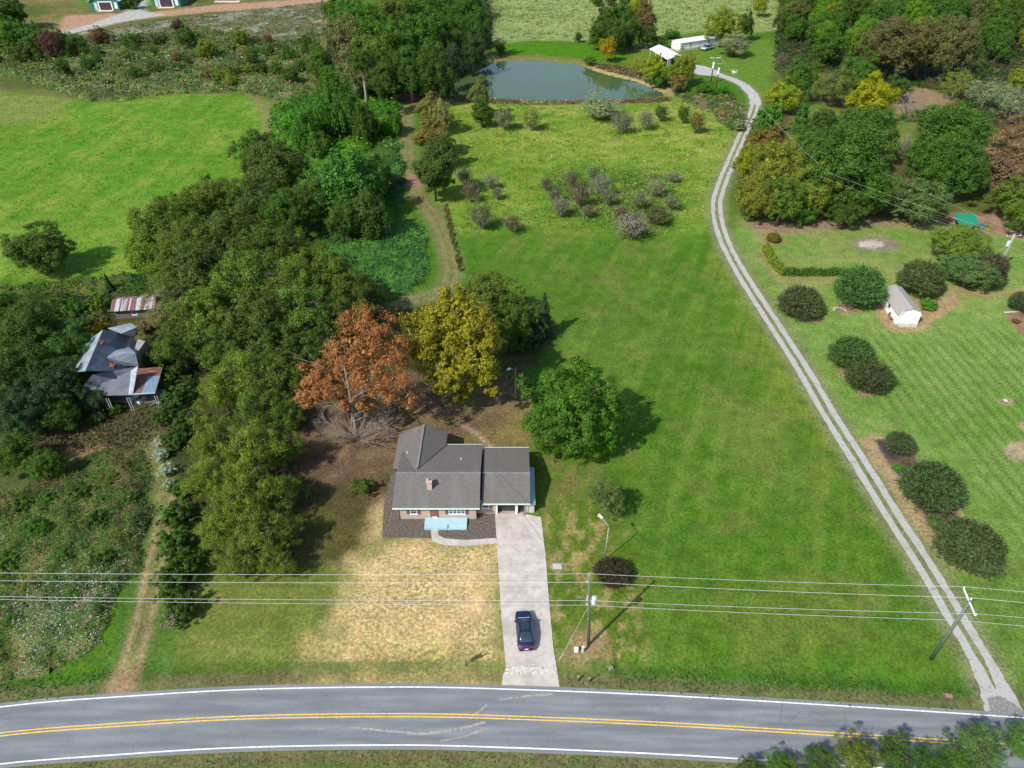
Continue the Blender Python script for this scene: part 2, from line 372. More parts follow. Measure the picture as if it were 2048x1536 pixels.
# ------------------------------------------------------------------ ground sheet (albedo zones; shader noise also paints specks of grass self-shade)
ROADC_PX = [(-520, 1568), (-260, 1512), (0, 1469.5), (250, 1449), (500, 1435), (800, 1430.5), (1024, 1435.5), (1324, 1448), (1674, 1469), (2048, 1494), (2500, 1528), (3000, 1570)]
ROADC = smooth([W(x, y) for x, y in ROADC_PX], 12)
LANE = smooth([W(*p) for p in [(2016, 1455), (2000, 1400), (1962, 1320), (1906, 1225), (1846, 1125), (1779, 1022), (1720, 926), (1650, 815), (1611, 747), (1546, 645), (1483, 547), (1446, 474), (1433, 415), (1443, 370), (1476, 290), (1497, 244), (1508, 218), (1509, 195), (1488, 171), (1456, 156), (1424, 145), (1400, 136)]], 8)
LTRACK = smooth([W(*p) for p in [(232, 1392), (262, 1320), (290, 1230), (305, 1150), (325, 1060), (330, 985), (312, 935), (300, 880)]], 8)
GTRACK = smooth([W(*p) for p in [(800, 605), (880, 585), (903, 545), (890, 480), (862, 425), (835, 390), (822, 345), (814, 290), (812, 235), (812, 208)]], 8)
MULCH = [(764, 1075), (768, 1010), (780, 950), (797, 1036), (955, 1038), (955, 1029), (992, 1029), (993, 1076), (945, 1079), (880, 1072), (862, 1076)]

def ring(cx, cy, rx, ry, n=18): return [(cx + rx * math.cos(2 * math.pi * i / n), cy + ry * math.sin(2 * math.pi * i / n)) for i in range(n)]
nr, nc = 520, 760
Yr = 12.0 * np.exp(np.linspace(0, math.log(820 / 12.0), nr)); U = np.linspace(-1, 1, nc)
GX = U[None, :] * (58 + 0.86 * Yr)[:, None]; GY = np.repeat(Yr[:, None], nc, 1)
gx, gy = GX.ravel(), GY.ravel()
C3 = np.zeros((gx.size, 3)); C3[:] = (.066, .135, .023)
n0 = fbm(gx / 23, gy / 23, 1); n1 = fbm(gx / 6, gy / 6, 2); n2 = fbm(gx / 1.6, gy / 1.6, 3); n3 = fbm(gx / 3.1, gy / 3.1, 14)
WXN = (n1 - .5); WXM = (n3 - .5)
def apply(mask, col):
    global C3
    C3 = C3 * (1 - mask[:, None]) + np.array(col)[None, :] * mask[:, None]
def paint(poly, col, soft=1.5, edge=2.5, alpha=1.0, nz=None, lo=.35, hi=.6, world_=False):
    P = poly if world_ else WP(poly); xs = [p[0] for p in P]; ys = [p[1] for p in P]; m = soft + edge + 2
    idx = np.nonzero((gx > min(xs) - m) & (gx < max(xs) + m) & (gy > min(ys) - m) & (gy < max(ys) + m))[0]
    d = sdist(gx[idx], gy[idx], P) + edge * (WXN[idx] * 1.6 + WXM[idx] * 1.2)
    k = np.clip(d / soft * .5 + .5, 0, 1); k = k * k * (3 - 2 * k) * alpha
    if nz is not None:
        q = np.clip((nz[idx] - lo) / (hi - lo), 0, 1); k = k * q
    mask = np.zeros(gx.size); mask[idx] = k; apply(mask, col); return mask
def paintline(line, w, col, soft=.3, alpha=1.0, off=0.0, nz=None, lo=.3, hi=.6, wob=.3):
    L = [(p[0], p[1]) for p in line]; xs = [p[0] for p in L]; ys = [p[1] for p in L]
    idx = np.nonzero((gx > min(xs) - 6) & (gx < max(xs) + 6) & (gy > min(ys) - 6) & (gy < max(ys) + 6))[0]
    d = np.abs(ldist(gx[idx], gy[idx], L) - off) + wob * (WXM[idx] + .4 * (n2[idx] - .5))
    k = np.clip((w - d) / soft * .5 + .5, 0, 1) * alpha
    if nz is not None: k = k * np.clip((nz[idx] - lo) / (hi - lo), 0, 1)
    mask = np.zeros(gx.size); mask[idx] = k; apply(mask, col)
full = np.ones(gx.size)
# main lawn mottling: duller, drier and fresher patches
apply(np.clip((n0 - .45) * 3, 0, 1) * .5, (.12, .16, .035)); apply(np.clip((n1 - .5) * 4, 0, 1) * .35, (.065, .15, .024))
# left field
LF = [(-300, 195), (0, 186), (110, 190), (180, 206), (260, 203), (330, 192), (430, 186), (490, 193), (522, 212), (530, 240), (530, 300), (500, 420), (300, 520), (235, 590), (-300, 590)]
mLF = paint(LF, (.108, .20, .034), 1.5, 1.5)
stx = fbm(gx / 2.2, gy / 26, 31)
paint(LF, (.18, .235, .055), 2, 1, .5, stx, .45, .65); paint(LF, (.19, .255, .055), 2, 1, .6, fbm(gx / 9, gy / 14, 37), .48, .66); paint(LF, (.06, .16, .02), 2, 1, .5, fbm(gx / 3.5, gy / 5, 38), .6, .7); paint(LF, (.085, .2, .032), 2, 1, .75, n1, .5, .68)
paint([(-300, 190), (0, 186), (150, 196), (120, 240), (0, 250), (-300, 260)], (.2, .2, .075), 3, 3, .55)
paint([(500, 190), (545, 205), (548, 330), (520, 350), (525, 240)], (.21, .18, .08), 1.2, 1, .7)
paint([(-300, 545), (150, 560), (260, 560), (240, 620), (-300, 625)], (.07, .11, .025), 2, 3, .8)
# scrub land top left
paint([(-600, -40), (720, -40), (720, 190), (545, 205), (480, 186), (330, 190), (180, 202), (0, 182), (-600, 190)], (.13, .125, .045), 2, 3)
paint([(-600, -40), (720, -40), (720, 190), (-600, 190)], (.19, .155, .07), 3, 3, .7, n1, .45, .62)
paint([(-600, -40), (720, -40), (720, 180), (-600, 180)], (.055, .09, .025), 3, 3, .8, n0, .48, .62)
paint([(330, 60), (620, 45), (700, 70), (640, 110), (420, 120)], (.2, .175, .09), 3, 3, .6)
# pasture, top middle
PAST = [(960, -60), (1560, -60), (1560, 60), (1470, 70), (1400, 62), (1330, 72), (1180, 84), (1060, 80), (985, 92), (960, 60)]
paint(PAST, (.20, .265, .095), 2, 2); paint(PAST, (.28, .30, .14), 3, 2, .7, n3, .45, .7); paint(PAST, (.12, .165, .05), 3, 2, .6, n1, .52, .7)
paint([(980, 90), (1060, 84), (1180, 88), (1250, 110), (1180, 130), (1060, 112), (985, 112)], (.07, .165, .02), 2, 1.5)
paint([(1240, 100), (1330, 84), (1420, 78), (1540, 78), (1565, 110), (1565, 150), (1530, 200), (1480, 165), (1400, 125), (1300, 130)], (.105, .175, .035), 2, 1.5)
paint([(1225, 92), (1300, 86), (1330, 92), (1310, 100), (1240, 103)], (.25, .22, .12), 1.5, 1, .5)
# upper meadow
MEAD = [(870, 196), (1100, 196), (1330, 190), (1440, 205), (1492, 260), (1455, 330), (1420, 400), (1418, 455), (1340, 480), (1150, 470), (960, 470), (905, 470), (890, 300)]
paint(MEAD, (.16, .225, .045), 3, 4); paint(MEAD, (.25, .275, .075), 4, 5, .8, fbm(gx / 9, gy / 5, 44), .42, .62); paint(MEAD, (.10, .205, .03), 3, 3, .7, fbm(gx / 4, gy / 2.5, 45), .56, .68)
paint([(905, 300), (1000, 300), (1400, 330), (1420, 400), (1418, 470), (960, 470), (900, 440)], (.095, .18, .03), 6, 6, .45)
paint([(980, 440), (1240, 440), (1420, 490), (1430, 540), (1250, 500), (1000, 520), (920, 500)], (.065, .155, .026), 5, 4, .6)
paint([(1085, 345), (1200, 335), (1370, 345), (1375, 420), (1330, 475), (1240, 470), (1100, 435)], (.07, .15, .03), 4, 4, .75, n3, .4, .6); paint([(1080, 458), (1180, 462), (1170, 490), (1085, 488)], (.17, .17, .05), 4, 3, .55)
# long mowing passes of the main lawn
LAWN = [(920, 470), (1440, 480), (1520, 640), (1720, 930), (1900, 1220), (1960, 1330), (1960, 1420), (1120, 1385), (1095, 1050), (1250, 880), (1110, 700), (1080, 560)]
sd = .6 * fbm((gx * .93 - gy * .37) / 1.3, (gx * .37 + gy * .93) / 26, 51) + .4 * fbm(gx / 3, gy / 3, 53); s2 = fbm((gx * .2 + gy) / 1.3, (gx - gy * .2) / 30, 52)
paint(LAWN, (.072, .144, .024), 3, 2, .7); paint(LAWN, (.12, .18, .04), 3, 2, .7, sd, .47, .62); paint(LAWN, (.055, .12, .02), 3, 2, .45, fbm(gx / 7, gy / 9, 57), .5, .68); paint(LAWN, (.14, .15, .045), 3, 2, .4, fbm(gx / 5 + 40, gy / 5, 58), .55, .7)
paint([(1110, 680), (1420, 660), (1640, 960), (1640, 1100), (1300, 900)], (.15, .185, .05), 8, 8, .5, n0, .4, .6)
paint([(1300, 1150), (1900, 1230), (1950, 1340), (1300, 1340)], (.115, .155, .035), 5, 4, .5, s2, .45, .62)
paint([(1120, 540), (1300, 560), (1200, 640), (1120, 620)], (.13, .15, .045), 6, 5, .5, n1, .4, .6)
paint([(1455, 500), (1520, 600), (1640, 800), (1750, 985), (1830, 1120), (1760, 1120), (1660, 960), (1560, 790), (1470, 640), (1430, 520)], (.17, .2, .045), 5, 4, .6, sd, .4, .6)
# right hand lawn with mower stripes
RL = [(1460, 470), (1500, 400), (2300, 380), (2600, 600), (2600, 1500), (2040, 1440), (1985, 1350), (1925, 1225), (1866, 1125), (1800, 1022), (1742, 926), (1672, 815), (1634, 747), (1568, 645), (1500, 547)]
mRL = paint(RL, (.135, .215, .055), 1.5, 1); paint(RL, (.195, .245, .085), 3, 2, .6, n1, .46, .66)
paint([(1570, 560), (2300, 560), (2300, 760), (1700, 760)], (.19, .26, .08), 6, 5, .5)
paint([(1480, 440), (1900, 440), (1900, 560), (1560, 570)], (.22, .23, .085), 5, 4, .55, n1, .35, .6)
paint([(1800, 1150), (2500, 1050), (2600, 1500), (2040, 1450)], (.105, .165, .04), 5, 4, .75)
paint([(1960, 1100), (2300, 1080), (2300, 1260), (1960, 1220)], (.16, .13, .06), 4, 4, .5, n1, .4, .6)
STR = [(1640, 660), (1750, 655), (1860, 670), (2100, 620), (2500, 700), (2500, 1200), (2050, 1120), (1900, 900), (1750, 830)]
mST = sdist(gx, gy, WP(STR)); mST = np.clip(mST / 6 + .3, 0, 1)
stripe = mST * mRL
p0, p1 = W(1611, 747), W(1779, 1022); dv = (p1 - p0).normalized(); nvx, nvy = -dv.y, dv.x
tt = gx * nvx + gy * nvy
sw = np.clip(1 - np.abs(((tt / 1.75) % 1.0) - .5) * 2 / .5, 0, 1)
apply(stripe * sw * .9 * np.clip(.55 + n3, 0, 1), (.055, .125, .024))
# brush side colours, woods floor
WOODR = [(1470, 400), (1470, 330), (1530, 200), (1560, 120), (1560, -60), (2600, -60), (2600, 430), (1960, 470), (1890, 440), (1700, 440), (1500, 440)]
paint(WOODR, (.085, .075, .03), 2, 2); paint(WOODR, (.09, .12, .03), 3, 3, .8, n1, .45, .6)
paint([(1600, 200), (1700, 225), (1830, 215), (1840, 290), (1740, 280), (1640, 250), (1600, 290), (1570, 260)], (.12, .16, .045), 2, 2, .9)
paint([(1780, 190), (1850, 175), (1905, 195), (1890, 225), (1800, 235)], (.26, .19, .12), 2, 2, .85)
paint([(1490, 446), (1600, 436), (1800, 440), (1800, 452), (1640, 462), (1520, 470)], (.24, .17, .12), 2, 1.5, .95); paint([(1500, 446), (1600, 440), (1800, 444), (1700, 462)], (.12, .11, .05), 2, 2, .6, n3, .45, .6)
paint([(1860, 430), (2048, 425), (2100, 470), (2048, 480), (1975, 470), (1900, 450)], (.29, .185, .13), 2, 2, .9)
paint([(1790, 445), (1880, 430), (1900, 452), (1830, 462)], (.25, .2, .1), 2, 2, .6)
# forest floor, middle and left
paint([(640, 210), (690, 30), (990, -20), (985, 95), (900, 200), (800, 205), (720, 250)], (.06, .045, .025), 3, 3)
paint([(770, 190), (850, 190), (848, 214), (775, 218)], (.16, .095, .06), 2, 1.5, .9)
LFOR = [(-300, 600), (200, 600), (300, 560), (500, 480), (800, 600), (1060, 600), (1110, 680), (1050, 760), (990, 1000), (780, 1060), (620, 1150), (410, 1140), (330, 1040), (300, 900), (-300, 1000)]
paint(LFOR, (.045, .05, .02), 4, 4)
# leaf litter under the autumn trees, yard
paint([(585, 830), (700, 760), (1040, 740), (1060, 820), (1060, 900), (1000, 905), (900, 895), (790, 905), (775, 1010), (640, 1000), (575, 950)], (.115, .078, .052), 3, 4)
paint([(620, 830), (1040, 760), (1040, 900), (640, 980)], (.19, .135, .075), 2, 3, .7, n2, .42, .6); paint([(620, 830), (1040, 760), (1050, 900), (640, 980)], (.13, .13, .05), 3, 4, .6, n1, .5, .68)
paint([(690, 900), (800, 880), (790, 980), (700, 1000)], (.12, .095, .04), 3, 4, .6, n1, .4, .6)
paint([(1010, 830), (1060, 800), (1075, 900), (1000, 890), (950, 880), (985, 850)], (.18, .15, .06), 2, 2, .8)
paint([(1080, 910), (1180, 930), (1200, 960), (1110, 1010), (1092, 1000), (1090, 950)], (.165, .13, .06), 3, 3, .7, n2, .35, .6)
paint([(560, 1000), (760, 960), (760, 1080), (700, 1150), (640, 1160), (560, 1150)], (.075, .066, .028), 3, 4, .9); paint([(600, 1020), (760, 1000), (740, 1080), (640, 1130)], (.1, .1, .03), 3, 3, .6, n1, .4, .6)
# front yard: olive lawn then straw over new seed
OLV = [(300, 1210), (400, 1150), (560, 1140), (720, 1150), (720, 1390), (270, 1390)]
paint(OLV, (.13, .158, .042), 3, 3); paint(OLV, (.185, .18, .065), 3, 2, .6, s2, .42, .62); paint([(300, 1210), (400, 1200), (360, 1340), (290, 1340)], (.06, .12, .025), 3, 2, .8)
paint([(300, 1340), (450, 1342), (620, 1345), (620, 1362), (420, 1362), (300, 1358)], (.13, .085, .045), .8, 1, .7)
STRAW = [(770, 1078), (858, 1082), (870, 1096), (990, 1092), (1003, 1374), (640, 1374), (600, 1340), (660, 1260), (690, 1180), (700, 1120), (745, 1080), (750, 1020), (766, 1000)]
paint(STRAW, (.53, .39, .21), 2.5, 2.5); 
straw = np.clip(sdist(gx, gy, WP(STRAW)) / 2.0 + .5 + 1.2 * WXN, 0, 1)
paint([(610, 1280), (1000, 1320), (1003, 1376), (620, 1376)], (.33, .27, .11), 3, 3, .8)
gs = fbm(gx / .55, gy / .55, 71); gl = fbm(gx / 4, gy / 4, 73)
STRA = straw * np.clip(.62 + 2.2 * (gl - .5) + .3 * (gy < 43), 0, 1)
# strip right of the drive
RD = [(1086, 1030), (1130, 1000), (1240, 1000), (1240, 1120), (1290, 1180), (1290, 1370), (1122, 1380), (1100, 1200)]
paint(RD, (.09, .135, .026), 2.5, 3); paint(RD, (.27, .225, .1), 2, 3, .85, fbm(gx / 1.1, gy / 1.6, 81), .47, .6)
paint([(1150, 1270), (1200, 1270), (1215, 1330), (1140, 1330)], (.29, .21, .12), 1.5, 2, .8)
paint([(1150, 1350), (1190, 1350), (1195, 1362), (1150, 1362)], (.13, .075, .05), .6, .5, .8)
# verges along the road
paintline(ROADC, 1.5, (.075, .15, .03), 2, .8, off=4.9, wob=2.0); paint([(1290, 1345), (1700, 1360), (1960, 1385), (1960, 1428), (1700, 1415), (1290, 1392)], (.05, .135, .022), 3, 3, .8); paint([(-200, 1372), (120, 1352), (225, 1340), (200, 1400), (0, 1412), (-200, 1440)], (.05, .135, .022), 2, 2, .8); paintline(ROADC, .8, (.14, .12, .065), .6, .85, off=4.0, wob=.8)
paint([(640, 1340), (1003, 1350), (1003, 1378), (640, 1378)], (.38, .29, .13), 1.5, 1.5, .7)
# bare ground round the old house and slope below
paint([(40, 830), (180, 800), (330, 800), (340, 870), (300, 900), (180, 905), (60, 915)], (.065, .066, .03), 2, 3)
paint([(130, 900), (210, 890), (215, 905), (150, 925)], (.24, .155, .09), 1, 1.5, .7)
paint([(200, 640), (300, 640), (300, 700), (180, 700)], (.14, .12, .04), 2, 2, .7)
# tracks
paintline(LTRACK, 1.5, (.15, .15, .06), .8, .9); paintline(LTRACK[:40], .3, (.30, .225, .14), .35, .85, off=.85, wob=.7, nz=n3, lo=.3, hi=.45)
paint([(200, 1398), (225, 1340), (280, 1330), (282, 1392)], (.31, .22, .13), 1, 1, .95)
paintline(LTRACK[:34], .7, (.06, .125, .03), .8, .6, off=2.3, wob=.8); paint([(-300, 900), (60, 930), (150, 925), (60, 1010), (-300, 1010)], (.075, .085, .035), 2, 3, .9)
paintline(GTRACK, 2.6, (.13, .15, .055), .8, .95); paintline(GTRACK, .35, (.22, .17, .09), .4, .9, off=.85, wob=.4)
paint([(812, 350), (835, 350), (842, 372), (815, 372)], (.28, .17, .12), 1, 1, .9)
paintline(LANE, 2.4, (.2, .2, .11), .8, .75)
paintline(smooth([W(915, 843), W(945, 862), W(968, 880), W(985, 896)], 6), .35, (.33, .25, .17), .3, .9)
# pond banks
POND = [(902, 160), (930, 150), (960, 138), (990, 122), (1030, 118), (1080, 119), (1120, 124), (1160, 128), (1190, 140), (1230, 152), (1270, 160), (1300, 172), (1325, 183), (1330, 192), (1240, 198), (1060, 200), (960, 195), (905, 190)]
paint([(880, 190), (1060, 198), (1240, 196), (1340, 190), (1345, 203), (1240, 208), (1060, 209), (960, 204), (885, 202)], (.22, .16, .075), 1.5, 1.2, .9)
paint([(1150, 122), (1200, 128), (1300, 152), (1350, 176), (1348, 192), (1322, 184), (1270, 163), (1190, 143)], (.36, .26, .15), 1.5, 1.5, .9)
paint([(985, 112), (1060, 110), (1160, 118), (1195, 138), (1160, 132), (1060, 121), (985, 124)], (.17, .15, .06), 1, .8, .8)
# chicken barn yard
DIRT = [(110, 70), (130, 30), (300, 25), (450, 8), (700, -8), (700, 4), (560, 18), (420, 24), (300, 36), (200, 50), (130, 64)]
paint(DIRT, (.36, .235, .16), 2, 2, .95)
GRV = [(60, 90), (130, 62), (180, 48), (240, 28), (275, 10), (290, -20), (310, -20), (296, 10), (290, 22), (330, 30), (240, 45), (150, 66), (80, 95)]
paint(GRV, (.38, .37, .34), 1.5, 1, .95)
paint([(150, 20), (270, 20), (280, -30), (150, -30)], (.1, .15, .035), 2, 1, .8); paint([(292, 18), (380, 10), (370, -30), (300, -30)], (.12, .17, .04), 2, 1, .8)
# beds and bare rings on the right lawn
def bed(poly, col, a=.95, s=.5, e=.5): paint(poly, col, s, e, a)
BED = [(1726, 876), (1760, 868), (1800, 872), (1835, 905), (1880, 935), (1915, 985), (1928, 1030), (1965, 1060), (2000, 1110), (1965, 1152), (1900, 1130), (1868, 1075), (1820, 1020), (1785, 960), (1750, 905)]
bed([(x - 14 * (x < 1900), y + 3) for x, y in BED], (.32, .24, .14)); bed([(1750, 880), (1800, 880), (1830, 915), (1870, 945), (1905, 990), (1915, 1035), (1900, 1070), (1872, 1060), (1825, 1000), (1790, 945)], (.10, .075, .06))
bed([(1752, 882), (1768, 878), (1790, 905), (1800, 915), (1785, 920), (1760, 900)], (.06, .055, .055), 1, .3, .3)
bed(ring(1752, 489, 50, 15), (.2, .165, .12)); bed(ring(1742, 489, 24, 7), (.5, .47, .43), .9, .4, .6)
bed(ring(2014, 803, 17, 8), (.33, .27, .17)); bed(ring(2036, 902, 28, 18), (.33, .26, .17)); bed(ring(2046, 850, 8, 8), (.33, .26, .17))
for c in [(1612, 634, 22, 8), (1695, 615, 25, 14), (1697, 745, 24, 9), (1728, 787, 18, 8), (1630, 640, 18, 6)]: bed(ring(*c), (.25, .175, .12))
bed([(1745, 592), (1790, 580), (1840, 600), (1880, 592), (1912, 590), (1925, 610), (1900, 622), (1870, 640), (1852, 660), (1810, 664), (1768, 655), (1755, 630)], (.32, .225, .135))
bed([(1850, 560), (1990, 585), (2100, 560), (2100, 580), (1980, 598), (1900, 592)], (.27, .22, .11), .8)
bed([(2008, 625), (2100, 610), (2100, 700), (2048, 680), (2020, 645)], (.24, .15, .1))
bed([(1525, 478), (1575, 478), (1570, 490), (1530, 488)], (.27, .18, .11), .8); bed([(1520, 495), (1548, 548), (1600, 560), (1690, 556), (1690, 562), (1590, 566), (1540, 556), (1516, 500)], (.25, .17, .09), .7, .4, .3)
bed(ring(1115, 1133, 11, 7), (.36, .32, .24), .6)
bed(ring(1745, 1205, 20, 8), (.12, .1, .05), .5, 1.5, 1); bed(ring(1470, 143, 6, 3), (.4, .38, .3))
# heights: nearly level land, small rolls, pond basin
pw = WP(POND); sdp = sdist(gx, gy, pw)
GZ = -np.clip((sdp + .5) / 2.2, 0, 1) * 1.3
hroll = (n1 - .5) * .10 + (n3 - .5) * .06
keep = np.clip((ldist(gx, gy, [(p.x, p.y) for p in ROADC]) - 5) / 4, 0, 1) * np.clip((ldist(gx, gy, [(p.x, p.y) for p in LANE]) - 2) / 4, 0, 1)
hx = np.maximum(np.abs(gx + 4) - 22, np.abs(gy - 52) - 22); keep = keep * np.clip(hx / 6, 0, 1)
GZ = GZ + hroll * keep
ditch = np.abs(ldist(gx, gy, [(p.x, p.y) for p in ROADC]) - 6.4); GZ = GZ - .35 * np.exp(-(ditch / 1.2) ** 2) * (np.abs(gx - 2) > 9) * (gy > 35)
m, nt, bs = nm('ground_cover')
at = N(nt, 'Attribute', attr='albedo'); v = coords(nt); 
sa = N(nt, 'Attribute', attr='straw')
nf = noise(nt, v, 2.6, 6, .72); nfine = noise(nt, v, 7.5, 3, .7); nb = noise(nt, v, .45, 4)
f = mth(nt, 'MULTIPLY', mr(nt, nf, .3, .7, .52, 1.6), mr(nt, nb, .3, .7, .78, 1.22)); f = mth(nt, 'MULTIPLY', f, mr(nt, nfine, .3, .72, .62, 1.2))  # tone noise; its dark specks also paint the self-shadow of grass
hs = nt.nodes.new("ShaderNodeHueSaturation"); nt.links.new(at.outputs['Color'], hs.inputs['Color']); nt.links.new(f, hs.inputs['Value'])
nt.links.new(mr(nt, noise(nt, v, 1.3, 4), .3, .7, .48, .52), hs.inputs['Hue'])
hs.inputs['Saturation'].default_value = 1.10
sg = mth(nt, 'MULTIPLY', mr(nt, noise(nt, v, 2.4, 5, .8), .485, .55, 0, 1), sa.outputs['Fac'])
sgc = mixc(nt, mth(nt, 'MULTIPLY', sg, .8), hs.outputs[0], (.12, .155, .045))
nt.links.new(sgc, bs.inputs['Base Color']); bs.inputs['Roughness'].default_value = .95; bs.inputs['Specular IOR Level'].default_value = .05
bump(nt, bs, mth(nt, 'ADD', nf, mth(nt, 'MULTIPLY', nfine, .5)), .55, .22)
GROUNDM = m
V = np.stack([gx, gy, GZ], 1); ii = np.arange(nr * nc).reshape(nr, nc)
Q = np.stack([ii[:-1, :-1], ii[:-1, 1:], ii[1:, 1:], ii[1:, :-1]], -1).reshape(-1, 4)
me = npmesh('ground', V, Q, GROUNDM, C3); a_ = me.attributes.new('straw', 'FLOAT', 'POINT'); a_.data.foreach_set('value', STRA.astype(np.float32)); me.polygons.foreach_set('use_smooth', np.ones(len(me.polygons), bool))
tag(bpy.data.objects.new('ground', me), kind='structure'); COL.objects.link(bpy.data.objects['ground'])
# land beyond the surveyed fields, out to the horizon
B = 5000.0; xl = -(58 + .86 * 12); xr = -xl; xl2 = -(58 + .86 * 820)
mb = MB(); mb.add([(xl, 12, 0), (xr, 12, 0), (xr, -B, 0), (xl, -B, 0), (-xl2, 820, 0), (-xl2, B, 0), (xl2, B, 0), (xl2, 820, 0), (B, 12, 0), (B, 820, 0), (B, -B, 0), (B, B, 0), (-B, 12, 0), (-B, 820, 0), (-B, -B, 0), (-B, B, 0)],
   [(3, 2, 1, 0), (7, 4, 5, 6), (1, 8, 9, 4), (2, 10, 8, 1), (4, 9, 11, 5), (0, 7, 13, 12), (3, 0, 12, 14), (7, 6, 15, 13)])
fl = simple('far_land', (.085, .12, .03), .95, var=.3, scale=.05); o = mb.build('surrounding_land', fl)
tag(o, kind='structure')

# ------------------------------------------------------------------ roads, drive, water
def ribbon(name, line, offs, z, mat, kind='structure', nsub=1):
    vs = []; n = len(line)
    for i, p in enumerate(line):
        d = (line[min(i + 1, n - 1)] - line[max(i - 1, 0)]); d.z = 0; d.normalize(); nn = Vector((-d.y, d.x, 0))
        for o_ in offs: vs.append((p.x + nn.x * o_, p.y + nn.y * o_, z))
    k = len(offs); fs = [(i * k + j, i * k + j + 1, (i + 1) * k + j + 1, (i + 1) * k + j) for i in range(n - 1) for j in range(k - 1)]
    mb = MB(); mb.add(vs, fs); o = mb.build(name, mat); at_ = o.data.attributes.new('off', 'FLOAT', 'POINT'); at_.data.foreach_set('value', [float(q) for _ in range(n) for q in offs])
    if kind: tag(o, kind=kind)
    return o
m, nt, bs = nm('asphalt'); v = coords(nt)
cl = mixc(nt, mr(nt, noise(nt, coords(nt, scale=(.08, .9, 1)), 1.4, 5), .38, .62, 0, 1), (.148, .165, .182), (.235, .245, .25))
cl = mixc(nt, mr(nt, noise(nt, v, .35, 5, .7), .52, .72, 0, .5), cl, (.15, .135, .115))
cl = mixc(nt, mr(nt, noise(nt, v, 22, 3), .35, .65, 0, .5), cl, (.075, .08, .088))
cr = N(nt, 'TexVoronoi'); cr.feature = 'DISTANCE_TO_EDGE'; cr.inputs['Scale'].default_value = .32
nt.links.new(mixc(nt, .12, v, N(nt, 'TexNoise').outputs['Color'], 'ADD'), cr.inputs['Vector'])
ck = mth(nt, 'MULTIPLY', mth(nt, 'LESS_THAN', cr.outputs[0], .006), mr(nt, noise(nt, v, .12, 2), .5, .6, 0, .55)); cl = mixc(nt, ck, cl, (.05, .05, .055))
oa = N(nt, 'Attribute', attr='off').outputs['Fac']; ab = mth(nt, 'ABSOLUTE', oa); wp = mth(nt, 'ABSOLUTE', mth(nt, 'SUBTRACT', mth(nt, 'ABSOLUTE', mth(nt, 'SUBTRACT', ab, 1.52)), .78))
cl = mixc(nt, mr(nt, wp, 0, .45, .38, 0), cl, (.115, .125, .135)); cl = mixc(nt, mr(nt, ab, 3.0, 3.35, 0, .55), cl, (.2, .185, .155))
nt.links.new(cl, bs.inputs['Base Color']); bs.inputs['Roughness'].default_value = .85; bump(nt, bs, noise(nt, v, 30, 3), .2, .01); ASPH = m
m, nt, bs = nm('gravel'); v = coords(nt)
cl = mixc(nt, mr(nt, noise(nt, v, 5, 6, .8), .3, .7, 0, 1), (.26, .25, .235), (.46, .45, .43)); cl = mixc(nt, mr(nt, noise(nt, v, .6, 4), .5, .7, 0, .6), cl, (.27, .24, .18)); cl = mixc(nt, mr(nt, noise(nt, v, 1.7, 5, .75), .56, .66, 0, .7), cl, (.16, .17, .07))
nt.links.new(cl, bs.inputs['Base Color']); bs.inputs['Roughness'].default_value = .95; bump(nt, bs, noise(nt, v, 14, 3), .5, .05); GRAV = m
m, nt, bs = nm('concrete'); v = coords(nt)
cl = mixc(nt, mr(nt, noise(nt, v, .9, 6, .7), .3, .7, 0, 1), (.36, .32, .28), (.55, .505, .455)); cl = mixc(nt, mr(nt, noise(nt, v, .35, 5, .7), .48, .66, 0, .8), cl, (.31, .265, .22))
cl = mixc(nt, mr(nt, noise(nt, v, 11, 4), .4, .7, 0, .3), cl, (.3, .27, .24))
nt.links.new(cl, bs.inputs['Base Color']); bs.inputs['Roughness'].default_value = .9; bump(nt, bs, noise(nt, v, 12, 4), .15, .02); CONC = m
WHITEP = simple('road_paint_white', (.66, .68, .7), .7, var=.28, scale=3); YELP = simple('road_paint_yellow', (.66, .44, .07), .7, var=.28, scale=3)
ribbon('road', ROADC, [-3.35, -2, 0, 2, 3.35], .03, ASPH)
for o_, mt, nme in ((2.93, WHITEP, 'white_edge_line'), (-2.93, WHITEP, 'white_edge_line'), (.15, YELP, 'yellow_centre_line'), (-.15, YELP, 'yellow_centre_line')):
    w = .065 if mt is WHITEP else .06
    tag(ribbon(nme, ROADC, [o_ - w, o_ + w], .036, mt, None), kind='structure')
def rough_strip(line, hw, seed, z, name, mat, vary=.25, off=0.0, fl=1.6):
    """a worn wheel track with ragged edges"""
    rs = random.Random(seed); L = []
    for i in range(len(line) - 1):
        k = max(2, int((line[i + 1] - line[i]).length / .35))
        for j in range(k): L.append(line[i].lerp(line[i + 1], j / k))
    mb = MB(); vs = []; n = len(L); a = b = 0
    for i, p in enumerate(L):
        d = (L[min(i + 3, n - 1)] - L[max(i - 3, 0)]).normalized(); nn = Vector((-d.y, d.x, 0))
        a = a * .7 + rs.uniform(-vary, vary) * .5; b = b * .7 + rs.uniform(-vary, vary) * .5
        t = i / n; flare = 1 + fl * max(0, 1 - t / .06)
        vs += [tuple(p + nn * (off - (hw + a) * flare)) [:2] + (z,), tuple(p + nn * (off + (hw + b) * flare))[:2] + (z,)]
    mb.add(vs, [(2 * i, 2 * i + 1, 2 * i + 3, 2 * i + 2) for i in range(n - 1)]); o = mb.build(name, mat); tag(o, kind='structure'); return o
LN = [p for p in LANE if p.y < 236]; rough_strip(LN, .48, 3, .012, 'gravel_lane', GRAV, .1, .82); rough_strip(LN, .48, 4, .016, 'gravel_lane', GRAV, .1, -.82)
